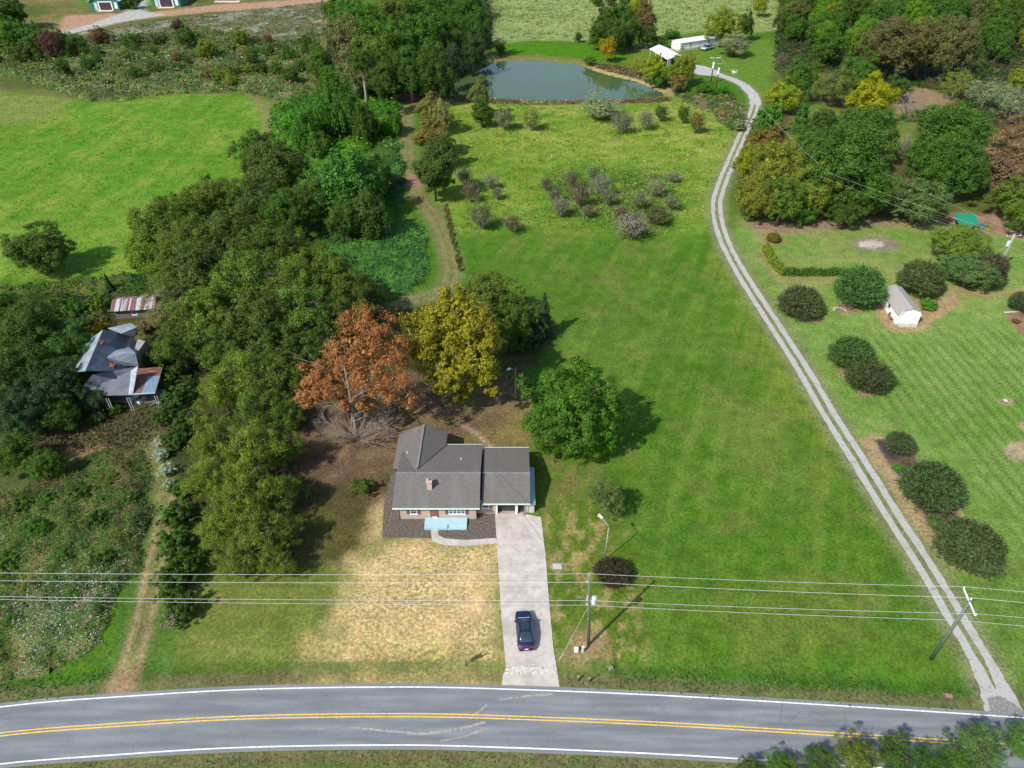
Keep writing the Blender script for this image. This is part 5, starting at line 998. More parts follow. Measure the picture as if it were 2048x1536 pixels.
base = W(925, 806); L_ = [lobe(870, 650, 13, 4.4, 1), lobe(940, 645, 13.5, 4.4, 1), lobe(905, 610, 15.5, 3.2, .5), lobe(855, 700, 10, 4.0, .8), lobe(930, 710, 10, 4.6, 1), lobe(965, 745, 7.5, 3.2, .6), lobe(890, 755, 7, 3.6, .7), lobe(960, 690, 11, 3.6, .7), lobe(925, 790, 3.5, 2.4, .3, .6)]
me = crown_mesh(311, L_, ncl=150, sub=12, m=30, leaf=.16, clr=(.22, .38), inner=1600, fill=.4, aspect=.65)
e = empty('autumn_tree', base); tag(e, 'large golden yellow tree behind the house, right of the orange tree', 'tree'); o = bpy.data.objects.new('crown', me); COL.objects.link(o); o.parent = e; o.color = (.27, .26, .03, 1)
tm = trunk_mesh(313, h=14, r=.4, limbs=12, spread=5, twigs=3, low=.2, name='trunk', mat=PALEBARK); o = bpy.data.objects.new('trunk', tm); COL.objects.link(o); o.parent = e
T('low', 1150, 820, 90, (.07, .16, .022), 'round dense bright green tree right of the house roof', 91)
T('oak_a', 975, 610, 78, 'OL', 'olive green spreading tree directly behind the golden yellow tree', 62); T('broad_b', 1028, 640, 42, 'DO', 'dull olive tree at the right rear of the golden yellow tree', 48)
T('conifer', 1088, 632, 24, 'BL', 'dark blue green conifer at the edge of the main lawn', 45, 'conifer_tree'); T('bush', 1062, 668, 30, 'BL', 'dark evergreen bush beside the blue green conifer', 26, 'evergreen_bush', 'bush')
T('bush', 1030, 690, 26, 'DG', 'dark bush in shade under the golden yellow tree', 20, 'evergreen_bush', 'bush')
# yard shrubs near the house
T('shrub', 1224, 1147, 33, (.09, .085, .045), 'dark brownish green shrub at the foot of the yard lamp', 28, 'dark_shrub', 'shrub')
T('loose_a', 1214, 995, 44, (.12, .16, .045), 'thin leaning small tree with sparse leaves between lamp and round tree', 42, 'small_tree'); T('shrub_b', 724, 972, 27, 'DO', 'low olive bush in the leaf litter left of the house', 22, 'bush', 'bush')
T('scrub', 800, 800, 26, 'BR', 'scrubby brown undergrowth tree between the orange and yellow trees', 20, 'small_tree')
# left field tree
T('broad_c', 80, 500, 60, 'DO', 'lone dark tree standing in the left green field', 46)
# walnut grove, rear dense part
gl = 'olive green walnut tree in the closed grove behind the derelict farmhouse'
grove = [(335, 450, 62, 'OL', 'first'), (425, 410, 58, 'OL', ''), (505, 415, 55, 'DO', ''), (575, 430, 48, 'DO', ''), (300, 510, 45, 'BG', 'x'), (370, 500, 60, 'OL', ''), (455, 480, 62, 'DO', ''), (540, 500, 58, 'DO', ''), (600, 510, 45, 'OL', ''), (400, 560, 70, 'DO', ''), (490, 570, 72, 'OL', ''), (580, 580, 68, 'OL', ''), (655, 560, 55, 'OL', ''), (705, 590, 52, 'DO', ''), (350, 620, 52, 'GYO', ''), (430, 640, 72, 'OL', ''), (520, 650, 70, 'DO', ''), (610, 640, 66, 'OL', ''), (680, 650, 48, 'DO', ''), (360, 690, 50, 'DO', ''), (450, 700, 55, 'DO', ''), (545, 700, 55, 'DO', ''), (625, 705, 46, 'DO', ''), (340, 560, 40, 'OL', '')]
PAL['GYO'] = (.17, .19, .075)
for k, (x, y, r, c, f) in enumerate(grove):
    T(('oak_a', 'oak_b', 'loose_a')[k % 3] if c != 'BG' else 'broad_a', x, y, r * 1.06, c, {'first': 'olive walnut tree at the field edge, left tip of the closed grove', 'x': 'brighter green tree on the left flank of the olive walnut grove'}.get(f, gl), None, 'walnut_tree', 'tree', None if f in ('first', 'x') else 'walnut trees of the closed grove')
WROW = ['topmost tree of the open walnut row, just below the closed grove', 'upper left tree of the open walnut row, nearest the farmhouse', 'upper right tree of the open walnut row, touching the orange tree', 'tree of the walnut row level with the bare limbs of the orange tree', 'small tree wedged between the walnut row and the orange tree', 'walnut tree right beside the two white flowering shrubs', 'big middle tree of the walnut row level with the rear wing of the brick house', 'walnut tree shading the brown leaf litter left of the house', 'left side walnut tree just below the white flowering shrubs', 'large middle walnut tree level with the chimney of the brick house', 'right side walnut tree level with the low olive bush by the house', 'left of the two walnut trees standing just above the overhead wires', 'middle walnut tree standing just above the overhead wires', 'small right side walnut tree level with the pale blue porch', 'lowest left walnut tree, crossed by the highest overhead wire', 'lowest right walnut tree, at the edge of the olive front lawn']
gl2 = 'light green open crowned walnut tree in the row left of the house'
for k, (x, y, r, c) in enumerate([(500, 752, 58, 'BGO'), (445, 785, 46, 'BGO'), (565, 760, 50, 'MGO'), (520, 820, 52, 'MGO'), (575, 830, 36, 'MGO'), (430, 885, 55, 'BGO'), (505, 905, 60, 'BGO'), (562, 895, 45, 'MGO'), (415, 960, 48, 'BGO'), (490, 990, 62, 'BGO'), (565, 985, 42, 'MGO'), (445, 1055, 52, 'BGO'), (520, 1075, 55, 'OLB'), (575, 1060, 34, 'OLB'), (480, 1120, 44, 'OLB'), (555, 1125, 36, 'OLB')]):
    PAL.update(BGO=(.14, .2, .03), MGO=(.1, .158, .028), OLB=(.14, .175, .035)); T(('loose_a', 'loose_b')[k % 2], x, y, r * 1.08, c, WROW[k], None, 'walnut_tree', 'tree', 'open crowned walnut trees left of the house')
# thicket between track and walnuts
for x, y, r, c, kd, lb in [(345, 1085, 36, 'MG', 'bush', 'green bush beside the dirt track, third up from its lower end'), (372, 1130, 38, 'DG', 'bush', 'large dark bush between the dirt track and the walnut row'), (345, 1165, 40, 'DG', 'bush', 'dark evergreen bush under the overhead wires by the dirt track'), (365, 1215, 36, 'DG', 'bush', 'dark bush just below the overhead wires beside the dirt track'), (345, 1238, 26, 'GY', 'shrub_b', 'grey green bush at the lower end of the track side thicket'),
    (355, 1030, 34, 'DG', 'bush', 'dark bush against the foot of the walnut row by the bend of the track'), (322, 908, 17, 'WH', 'bush', 'white flowering shrub at the upper bend of the dirt track'), (332, 940, 18, 'WH', 'bush', 'white flowering shrub just below another at the track bend'), (338, 968, 13, 'WH', 'bush', 'smallest and lowest white flowering shrub at the track bend'), (318, 885, 13, 'WH', 'bush', 'small white flowering shrub at the top of the white row'), (350, 880, 30, 'DG', 'bush', 'dark bush behind the white flowering shrubs'), (360, 980, 24, 'MG', 'bush', 'mid green bush between white flowers and walnut row'), (372, 845, 30, 'DO', 'bush', 'dull olive bush above the white flowering shrubs'), (345, 800, 28, 'DG', 'bush', 'dark bush right of the farmhouse porch'), (310, 720, 30, 'DG', 'bush', 'dark bush at the right wall of the derelict farmhouse'), (330, 760, 26, 'DO', 'bush', 'olive bush beside the rusty porch roof')]:
    T(kd, x, y, r, c, lb, None, 'bush', 'bush')
# dark trees round the old house
for k, (x, y, r, c, lb) in enumerate([(60, 660, 62, 'DG', 'dark green tree above left of the derelict farmhouse'), (128, 712, 54, 'DG', 'dark tree whose branches overhang the farmhouse roof'), (30, 740, 68, 'DG', 'large dark tree at the left edge beside the farmhouse'), (110, 775, 52, 'BL', 'dark tree in front of the farmhouse left corner'), (40, 820, 55, 'BL', 'dark tree at the left edge below the farmhouse'), (120, 830, 34, 'DG', 'small dark tree at the foot of the farmhouse porch'), (172, 768, 34, 'DG', 'narrow dark tree against the farmhouse left wall'), (188, 798, 26, 'BL', 'low dark tree shading the farmhouse porch steps'), (15, 620, 34, 'DG', 'dark tree at the left edge between field and farmhouse'), (25, 905, 42, 'DG', 'dark green tree at the left edge above the flowering scrub'), (85, 930, 34, 'MG', 'mid green tree with bare grey twigs above the flowering scrub')]):
    T(('oak_a', 'broad_b', 'oak_b', 'broad_c')[k % 4], x, y, r, c, lb)
T('conifer', 216, 566, 10, 'BL', 'small dark cedar at the field edge above the outbuilding', 18, 'conifer_tree')
for x, y, r, c, lb in [(150, 620, 26, 'MG', 'green bush left of the tin roofed outbuilding'), (195, 610, 22, 'BG', 'bright green bush behind the tin roofed outbuilding'), (110, 610, 22, 'MG', 'green bush under the lone field tree'), (200, 655, 16, 'GO', 'yellowing bush between outbuilding and farmhouse roof'), (170, 650, 18, 'MG', 'green bush touching the farmhouse rear roof'), (290, 655, 20, 'TAN', 'tan green bush right of the farmhouse rear gable')]: T('bush', x, y, r, c, lb, None, 'bush', 'bush')
# kudzu draped group and dark trees, centre left
for k, (x, y, r, ry, c, kd, lb) in enumerate([(548, 345, 72, 66, 'DO', 'oak_b', 'broad dark tree between left field and kudzu slope'), (515, 300, 42, 38, 'DG', 'broad_a', 'dark tree at the corner of the left field'), (690, 375, 72, 70, 'DKU', 'vine', 'vine covered broad tree above the kudzu patch'), (735, 430, 42, 50, 'DO', 'vine', 'shadowy vine hung tree on the lower right of the vine covered group'), (640, 395, 42, 46, 'DO', 'oak_a', 'dark olive tree between two vine covered trees'), (745, 350, 45, 40, 'MG', 'vine', 'mid green vine topped tree beside the narrow grass track'),
    (690, 440, 36, 40, 'DO', 'oak_b', 'dark olive tree at the upper edge of the kudzu patch'), (650, 235, 30, 48, 'DKU', 'vine', 'tall column of kudzu draped over a tree, left of two'), (615, 265, 34, 40, 'DKU', 'vine', 'kudzu draped mound beside the left field corner'), (690, 225, 32, 55, 'DKU', 'vine', 'tall kudzu draped tree in front of the pale trunks'), (640, 290, 26, 26, 'MG', 'vine', 'small kudzu mound below the tall kudzu columns'), (775, 243, 26, 28, 'KU', 'vine', 'bright green kudzu dome left of the grass track'), (730, 250, 24, 40, 'DG', 'vine', 'dark kudzu draped tree in shade of the tall wood'), (585, 245, 26, 22, 'KU', 'vine', 'low bright kudzu mound at the field corner')]):
    PAL['DKU'] = (.065, .17, .028); T(kd, x, y, r, c, lb, ry, 'vine_covered_tree' if kd == 'vine' else 'broadleaf_tree')
# tall wood by the pond
lw = 'tall green tree in the wood left of the pond'
for k, (x, y, r, ry, c) in enumerate([(690, 95, 44, 52, 'GYO'), (735, 60, 42, 48, 'MG'), (780, 40, 42, 45, 'OL'), (830, 30, 42, 45, 'MG'), (880, 25, 40, 42, 'DG'), (700, 40, 38, 40, 'MG'), (925, 40, 36, 45, 'DG'), (955, 60, 26, 45, 'DG'), (750, 115, 44, 52, 'OL'), (800, 95, 42, 52, 'MG'), (850, 85, 42, 55, 'MG'), (900, 80, 36, 50, 'DG'), (715, 150, 34, 40, 'GYO'), (770, 160, 32, 38, 'DO'), (820, 145, 38, 48, 'DG'), (870, 150, 34, 48, 'DG'), (905, 130, 26, 40, 'BL'), (945, 105, 26, 34, 'BL'), (640, 130, 26, 30, 'MG'), (660, 160, 24, 28, 'MG'), (890, 185, 20, 20, 'BL'), (670, 20, 30, 30, 'MG'), (930, 0, 34, 30, 'DG'), (860, -5, 34, 30, 'MG'), (790, -8, 34, 30, 'GYO')]):
    T(('broad_a', 'oak_a', 'broad_b', 'broad_c', 'oak_b')[k % 5], x, y, r, c, lw, ry, 'broadleaf_tree', 'tree', 'tall trees of the wood left of the pond')
for k, (x, y, ty) in enumerate([(737, 243, 130), (823, 204, 120), (761, 196, 125), (790, 196, 130), (725, 190, 130)]):
    b = W(x, y); h = hgt(b, ty); e = empty('tall_trunk_tree', b); m_ = MB().tube([(0, 0, 0), (.2, .1, h * .5), (0, .3, h)], [.5, .4, .2], 8); m_.build('trunk', PALEBARK, e, sm=True)
    o = bpy.data.objects.new('crown', PROTO['broad_a'][0][0][1]); COL.objects.link(o); o.parent = e; s = 3.6; o.scale = (s, s, s); o.location = (0, 0, h - s); o.color = (*PAL['DG'], 1)
    tag(e, ['tall bare pale trunk at the front left of the pond wood', 'tall pale trunk beside the dark gap at the end of the grass track', 'slim pale trunk, second from the left in the pond wood', 'slim pale trunk left of the dark gap in the pond wood', 'slim trunk at the left rear of the pond wood'][k], 'tree')
T('bare', 975, 118, 20, 'GY', 'grey bare brush pile tree leaning over the pond left end', 14, 'bare_tree')
T('bush', 1002, 100, 11, 'DO', 'small olive bush on the far bank left end of the pond', 10, 'bush', 'bush')
# ivy column trees by the grass track
for x, y, r, ry, c, lb in [(858, 222, 24, 34, 'BRG', 'brownish green top tree of the narrow row beside the grass track'), (882, 232, 22, 30, 'TANG', 'pale tan tree at the right of the narrow row beside the grass track'), (862, 275, 34, 36, 'BRG', 'rust tinged tree in the middle of the narrow row'), (868, 345, 36, 55, 'DO', 'tall dark green ivy tree at the lower end of the narrow row'), (888, 300, 26, 30, 'DO', 'olive tree at the right side of the narrow row')]:
    PAL.update(BRG=(.22, .19, .05), TANG=(.26, .26, .1)); T('column' if ry > 33 else 'broad_a', x, y, r, c, lb, ry, 'ivy_tree')
T('column', 958, 195, 19, (.16, .2, .05), 'slender olive columnar tree at the pond left corner', 38, 'columnar_tree'); T('column', 965, 228, 20, 'DO', 'lower dark green columnar tree at the pond left corner', 24, 'columnar_tree')
# meadow bushes
for k, (x, y, r, ry, c, kd, lb) in enumerate([(1008, 234, 18, 22, 'GYB', 'scrub_b', 'rounded grey green bush right of the columnar tree'), (1062, 236, 14, 20, 'YGG', 'scrub_b', 'small yellowish bush on the upper meadow below the pond'), (1200, 215, 34, 24, 'GYG', 'scrub_b', 'wide pale willow like bush on the pond near bank'), (1245, 243, 22, 20, 'GYB', 'scrub', 'grey twiggy bush in the upper meadow row'), (1292, 237, 13, 18, 'GYG', 'scrub', 'slim pale grey bush in the upper meadow row'), (1322, 224, 12, 18, 'DO', 'scrub_b', 'slim dark green bush in the upper meadow row'), (1367, 226, 12, 18, 'DO', 'scrub_b', 'dark green bush at the right of the upper meadow row'), (1393, 242, 12, 20, 'BRG', 'scrub_b', 'small russet bush at the right end of the upper meadow row'),
    (928, 350, 15, 20, 'GYB', 'scrub', 'grey twiggy bush close to the ivy row'), (940, 382, 15, 20, 'BRN', 'scrub', 'brownish twiggy bush below another near the ivy row'), (980, 360, 13, 14, 'GYG', 'scrub', 'pale twiggy bush in the left of the meadow'), (994, 385, 10, 14, 'GYB', 'scrub', 'tiny grey bush in the left of the meadow'), (962, 432, 22, 25, 'GYB', 'scrub_b', 'round mauve grey bush at the lower left of the meadow'), (1024, 446, 16, 16, 'DOB', 'scrub', 'small brown green bush right of the round mauve bush'),
    (1093, 367, 11, 15, 'BRN', 'scrub', 'leftmost small brown bush of the central bush cluster'), (1143, 357, 13, 19, 'BRN', 'scrub', 'upright brown bush at the upper left of the central cluster'), (1162, 388, 17, 21, 'BRN', 'scrub', 'reddish brown bush in the middle of the central cluster'), (1110, 387, 12, 18, 'BRN', 'scrub', 'brown bush left of the reddish one in the central cluster'), (1122, 412, 18, 20, 'LBB', 'scrub', 'pale grey twiggy bush at the lower left of the central cluster'), (1187, 345, 10, 14, 'GYB', 'scrub', 'small grey bush at the top of the central cluster'), (1203, 368, 18, 22, 'LBB', 'scrub', 'grey twiggy bush at the upper right of the central cluster'), (1217, 392, 15, 17, 'GYB', 'scrub', 'grey bush at the right side of the central cluster'), (1178, 421, 12, 12, 'BRN', 'scrub', 'low brown bush under the central cluster'),
    (1242, 424, 15, 15, 'BRN', 'scrub', 'brown bush touching the large grey bush at the lower right'), (1265, 450, 30, 27, 'LBB', 'scrub', 'large pale grey twiggy bush at the bottom of the meadow'), (1315, 430, 20, 18, 'DOB', 'scrub_b', 'dark olive bush right of the large pale grey bush'), (1280, 400, 16, 18, 'GYB', 'scrub', 'grey bush above the dark olive bush'), (1343, 402, 15, 16, 'GYB', 'scrub', 'rounded grey bush nearest the gravel lane'), (1313, 375, 14, 15, 'GYG', 'scrub', 'pale grey bush in the right of the meadow'), (1347, 352, 14, 12, 'GYG', 'scrub', 'flat pale bush near the lane at the meadow right side')]):
    PAL.update(GYB=(.16, .19, .09), GYG=(.23, .27, .14), YGG=(.22, .26, .06), BRN=(.17, .15, .085), LBB=(.24, .23, .16), DOB=(.12, .13, .05)); T(kd, x, y, r * (1.3, 1.55, 1.4)[k % 3], c, lb, ry * (1.2, 1.3, 1.1)[k % 3], 'meadow_bush', 'bush')
# pond right bank and mobile home
for x, y, r, ry, c, kd, lb in [(1215, 98, 17, 20, 'GO', 'broad_a', 'small golden orange tree on the pond far right bank'), (1310, 138, 24, 24, 'YG', 'broad_b', 'yellow green tree in front of the carport'), (1272, 130, 18, 20, 'YG', 'thin', 'thin yellow green sapling left of the carport'), (1366, 138, 26, 28, 'YGD', 'broad_c', 'yellow green tree right of the carport'), (1318, 160, 22, 16, 'MG', 'bush', 'green bush on the bank below the carport tree'), (1355, 168, 20, 16, 'BRG', 'bush', 'brownish bush at the pond right tip'), (1445, 52, 34, 32, 'YGD', 'broad_a', 'yellow green tree behind the mobile home right end'), (1468, 88, 28, 20, 'GYG', 'broad_b', 'pale silvery tree in front of the mobile home right end'), (1492, 50, 15, 24, 'DG', 'broad_b', 'dark slim tree right of the mobile home trees'), (1520, 12, 15, 16, 'YG', 'broad_a', 'lone yellow green tree in the far pasture'), (1410, 178, 22, 12, 'MG', 'bush', 'green bush at the foot of the twin utility poles'), (1447, 180, 14, 9, 'KU', 'bush', 'bright green bush right of the twin utility poles'), (1478, 250, 16, 12, 'GYG', 'shrub_b', 'pale weedy bush beside the lane bend'), (1445, 225, 18, 10, 'TANG', 'shrub_b', 'tan weedy bush between meadow and lane bend'), (1180, 122, 14, 9, 'MG', 'bush', 'low green bush where the far bank turns'), (1157, 75, 8, 12, 'DG', 'bush', 'slim dark bush in the far pasture')]:
    PAL['YGD'] = (.18, .24, .035); T(kd, x, y, r, c, lb, ry, 'bush' if kd in ('bush', 'shrub_b') else 'broadleaf_tree', 'bush' if kd in ('bush', 'shrub_b') else 'tree')
for k, (x, y, r, ry, c) in enumerate([(1205, 60, 22, 30, 'DG'), (1232, 70, 22, 30, 'DO'), (1215, 35, 18, 24, 'DG'), (1242, 30, 18, 24, 'MG'), (1268, 24, 18, 24, 'YG'), (1262, 62, 22, 28, 'DG'), (1292, 45, 20, 30, 'BR'), (1296, 72, 18, 20, 'DO'), (1282, 15, 16, 20, 'BR'), (1320, 84, 16, 10, 'MG'), (1190, 80, 12, 16, 'MG'), (1345, 68, 16, 8, 'MG'), (1250, 88, 18, 10, 'DG')]):
    T(('broad_b', 'oak_a', 'broad_c')[k % 3], x, y, r, c, 'golden yellow tree in the clump beyond the pond' if c == 'YG' else ('russet brown tree in the clump beyond the pond' if c == 'BR' else 'green tree in the clump beyond the pond'), ry, 'broadleaf_tree', 'tree', {'YG': None, 'BR': 'russet trees in the clump beyond the pond'}.get(c, 'green trees in the clump beyond the pond'))
for x in range(4): T('bush', 1195 + 28 * x, 2 - x % 2, 13, ('DG', 'PU', 'DG', 'MG')[x], 'dark distant tree on the far edge of the pasture', 10, 'broadleaf_tree', 'tree', 'distant trees at the pasture edge')
# right hand wood, named trees
for k, (x, y, r, ry, c, kd, lb) in enumerate([(1735, 268, 60, 55, 'DGR', 'oak_a', 'dark green tree at the top of the large right hand clump'), (1690, 330, 88, 82, 'DGR', 'oak_b', 'largest rounded green tree of the right hand clump'), (1625, 310, 52, 52, 'DGR', 'oak_a', 'green tree on the left shoulder of the right hand clump'), (1740, 385, 52, 50, 'DGR', 'oak_b', 'shaded green tree at the lower right of the right hand clump'), (1625, 385, 45, 45, 'YGD', 'broad_c', 'green tree with yellow leaf patches at the front of the clump'), (1550, 345, 50, 60, 'OLY', 'oak_a', 'yellowish olive tree beside the gravel lane'), (1505, 395, 38, 42, 'OLY', 'oak_b', 'olive yellow tree at the lane, front left of the clump'), (1565, 400, 40, 45, 'OL', 'oak_a', 'dull olive tree with visible trunks at the front of the clump'), (1490, 330, 22, 34, 'YG', 'broad_a', 'pale yellow tree leaning over the gravel lane'), (1510, 290, 20, 28, 'BRG', 'column', 'rust tipped conical tree beside the lane, left of two'), (1545, 285, 24, 36, 'BRG', 'column', 'rust tipped conical tree beside the lane, right of two'), (1690, 420, 40, 30, 'DG', 'oak_b', 'low dark tree at the front edge of the clump'), (1600, 425, 30, 22, 'MG', 'broad_b', 'small green tree by the red bare ground'),
    (1838, 402, 55, 44, 'LGR', 'oak_a', 'light green fine leaved round tree right of the clump'), (1905, 262, 70, 58, 'DGR', 'oak_b', 'large dark green tree right of the clearing'), (1870, 330, 55, 60, 'DGR', 'oak_a', 'tall dark green tree behind the light green round tree'), (1925, 340, 50, 55, 'DGR', 'oak_b', 'dark green tree left of the brown leaved tree'), (2000, 330, 62, 55, 'BRO', 'broad_b', 'brown leaved tree with pale trunk near the right edge'), (2040, 280, 40, 40, 'BRO', 'broad_c', 'brown leaved tree cut by the right edge'), (2025, 400, 42, 38, 'OL', 'broad_a', 'olive green tree at the right edge above the bare ground'), (2060, 430, 40, 40, 'OL', 'oak_b', 'olive green tree cut by the right edge'), (1920, 485, 55, 42, 'JUN', 'oak_a', 'yellow green juniper like tree before the tarp shelter'), (1940, 540, 48, 36, 'LGR', 'oak_b', 'light green lower tree under the juniper like tree'), (1978, 545, 32, 32, 'PUG', 'shrub', 'dark purplish shrub beside the right hand utility pole'),
    (1745, 200, 42, 42, 'YGB', 'broad_a', 'bright yellow green tree in the clearing'), (1672, 172, 38, 34, 'GYO2', 'loose_a', 'small tree with pale bare trunk left of the yellow tree'), (1600, 158, 34, 38, 'MG', 'broad_a', 'green tree at the upper lane edge above the conical tree'), (1565, 193, 34, 28, 'YG', 'broad_b', 'yellow tree at the lane edge'), (1607, 222, 20, 42, 'DGR', 'conifer', 'dark green conical tree beside the yellow lane edge tree'), (1540, 240, 26, 28, 'KU', 'bush', 'bright green thicket bush beside the lane bend'), (1530, 270, 22, 18, 'MG', 'bush', 'green thicket bush lower on the lane edge'), (1650, 245, 30, 26, 'DG', 'oak_b', 'dark tree behind the conical tree'), (1915, 165, 36, 28, 'YGD', 'thin', 'sparse yellow green tree above the tan clearing'), (1975, 185, 46, 30, 'GYG', 'thin', 'pale sparse tree right of the clearing'), (2030, 205, 40, 32, 'GYG', 'thin', 'pale sparse tree near the right edge'), (2050, 160, 30, 30, 'YGD', 'broad_b', 'yellow green tree at the right edge above the pale sparse trees'), (1720, 140, 36, 30, 'MG', 'broad_c', 'mid green tree behind the yellow green clearing tree'), (1792, 175, 26, 24, 'DG', 'broad_b', 'small dark tree left of the tan clearing'),
    (1785, 95, 62, 55, 'BRD', 'oak_a', 'big brownish oak at the centre of the upper right wood'), (1850, 90, 48, 52, 'BRD', 'oak_b', 'brownish oak right of the biggest one in the upper wood'), (1905, 95, 48, 58, 'BRD', 'oak_a', 'russet tinged oak at the upper wood right part')]):
    PAL.update(DGR=(.075, .155, .028), OLY=(.19, .22, .04), LGR=(.11, .2, .06), BRO=(.23, .175, .09), JUN=(.15, .24, .04), PUG=(.10, .115, .06), YGB=(.27, .29, .025), GYO2=(.15, .19, .055), BRD=(.135, .145, .05))
    T(kd, x, y, r, c, lb, ry, {'conifer': 'conifer_tree', 'shrub': 'purple_shrub', 'bush': 'bush'}.get(kd, 'broadleaf_tree'), 'bush' if kd in ('bush', 'shrub') else 'tree')
T('bare', 1825, 208, 30, 'GY', 'leafless grey tree in the tan clearing', 34, 'bare_tree'); T('bare', 1805, 285, 24, 'GY', 'leafless pale tree between the two large green clumps', 26, 'bare_tree')
# upper right wood filled with trees
POLY = WP([(1560, 120), (1545, 60), (1560, -30), (2200, -30), (2250, 170), (1960, 150), (1780, 150), (1640, 135)]); rs = random.Random(77); taken = [o.location for o in COL.objects if o.type == 'EMPTY' and o.get('category') == 'tree']
pts = []; tries = 0
while tries < 6000 and len(pts) < 130:
    tries += 1; x = rs.uniform(90, 330); y = rs.uniform(230, 430)
    if sdist(np.array([x]), np.array([y]), POLY)[0] < 0: continue
    if any((x - p.x) ** 2 + (y - p.y) ** 2 < 34 for p in taken) or any((x - a) ** 2 + (y - b) ** 2 < 40 for a, b in pts): continue
    pts.append((x, y))
wl_lab = {'DGR': ('dark green tree in the unbroken wood at the upper right', 'dark green trees of the upper right wood'), 'MG': ('mid green tree in the unbroken wood at the upper right', 'mid green trees of the upper right wood'), 'BRD': ('brownish tree in the unbroken wood at the upper right', 'brownish trees of the upper right wood'), 'YG': ('yellow tree in the unbroken wood at the upper right', 'yellow trees of the upper right wood'), 'BG': ('bright green tree in the unbroken wood at the upper right', 'bright green trees of the upper right wood')}
def direct(kind, name, x, y, R, zs, col, label, cat, group, nmul=1.0):
    e = empty(name, (x, y, 0), RND.uniform(0, 6.28)); e.scale = (R, R, R * zs); c = PAL[col] if isinstance(col, str) else col
    for pn, me, tint in PROTO[kind][0]:
        o = bpy.data.objects.new(pn, me); COL.objects.link(o); o.parent = e
        if tint: o.color = tuple(q * RND.uniform(.88, 1.12) for q in c) + (1,)
    return tag(e, label, cat, group)
for x, y in pts:
    c = rs.choices(['DGR', 'MG', 'BRD', 'YG', 'BG'], [4, 3, 1.5, 1, 2.2])[0]; direct(rs.choice(['broad_a', 'broad_b', 'broad_c', 'oak_a', 'oak_b']), 'broadleaf_tree', x, y, rs.uniform(3.8, 6.6), rs.uniform(.95, 1.35), c, wl_lab[c][0], 'tree', wl_lab[c][1])
# shrubs of the right lawn
for x, y, r, ry, c, kd, lb in [(1600, 606, 38, 30, 'SHB', 'shrub', 'rounded dark shrub nearest the gravel lane, left of three on the lawn'), (1720, 577, 42, 38, 'SHG', 'shrub', 'rounded green shrub just left of the white shed'), (1845, 560, 40, 33, 'SHB', 'shrub', 'rounded dark shrub behind the white shed'), (1702, 708, 38, 31, 'SHG', 'shrub', 'upper of two touching shrubs on the striped lawn'), (1741, 757, 41, 31, 'SH', 'shrub', 'lower of two touching shrubs on the striped lawn'), (1857, 608, 20, 15, 'KU', 'shrub_b', 'bright green leafy bush right of the white shed'), (1548, 476, 13, 9, 'BRG', 'shrub', 'tiny brown green bush at the corner of the hedge lawn'), (1799, 886, 27, 21, 'SHB', 'shrub', 'small dark shrub at the upper end of the mulch bed'), (1864, 974, 51, 46, 'SHG2', 'shrub', 'big oval shrub in the middle of the mulch bed'), (1944, 1094, 59, 45, 'SH', 'shrub', 'biggest shrub at the lower end of the mulch bed'), (1872, 1045, 20, 14, 'SHG', 'shrub_b', 'low dark green plant between the two big bed shrubs'), (1820, 905, 11, 8, 'BR', 'shrub_b', 'small brown plant beside the upper bed shrub'), (1796, 936, 13, 11, 'KU', 'shrub_b', 'light green flowering plant at the left of the mulch bed'), (1812, 924, 9, 7, 'BRK', 'shrub_b', 'small rust coloured plant in the mulch bed'), (2046, 606, 22, 20, 'SHB', 'shrub', 'dark shrub cut by the right edge above the stone edging'), (2032, 642, 9, 6, 'BR', 'shrub_b', 'tiny brown plant in the bed at the right edge'), (1840, 955, 12, 16, 'SHG', 'shrub_b', 'green fringe plant on the top side of the big oval shrub'), (1495, 434, 12, 8, 'BG', 'shrub_b', 'small green plant at the lane below the olive trees')]:
    PAL.update(SHG2=(.085, .135, .05), SHB=(.095, .13, .055), SHG=(.09, .17, .05)); T(kd, x, y, r, c, lb, ry, 'garden_shrub', 'shrub')
# hedges
def hedge(pts, w, h, col, label, n):
    e = empty('clipped_hedge', W(*pts[0])); rs = np.random.RandomState(len(pts) + n); L = [W(*p) - W(*pts[0]) for p in pts]; Cc = []
    for i in range(n):
        t = rs.rand() * (len(L) - 1); k = int(t); p = L[k].lerp(L[k + 1], t - k); a = rs.rand() * math.pi; rr = 1 + .12 * math.sin(t * 9)
        Cc.append((p.x + rs.normal() * .1 + math.cos(a) * w * .5 * rr, p.y + rs.normal() * .25 + math.cos(a) * w * .4, max(.05, math.sin(a) * h * rr * rs.uniform(.5, 1))))
    C = np.array(Cc); nn = rs.normal(size=(n, 3)) * .6 + np.array([0, 0, .7]); V, Q = leafquads(C, nn, .16 * rs.uniform(.6, 1.3, n), .7, rs); me = npmesh('foliage', V, Q, LEAF); o = bpy.data.objects.new('foliage', me); COL.objects.link(o); o.parent = e; o.color = (*PAL[col], 1)
    m_ = MB(); 
    for i in range(12): t = (i + .5) / 12 * (len(L) - 1); k = int(t); p = L[k].lerp(L[k + 1], t - k); m_.tube([(p.x, p.y, 0), (p.x, p.y, h * .7)], .03, 5)
    m_.build('stems', BARK, e); tag(e, label, 'hedge')
hedge([(1530, 498), (1545, 524), (1566, 549)], 1.5, 1.5, 'YGD', 'yellow green hedge running up beside the gravel lane', 3600); hedge([(1568, 548), (1630, 549), (1692, 549)], 1.5, 1.4, 'MG', 'darker green hedge crossing the lawn above the round shrubs', 3600)
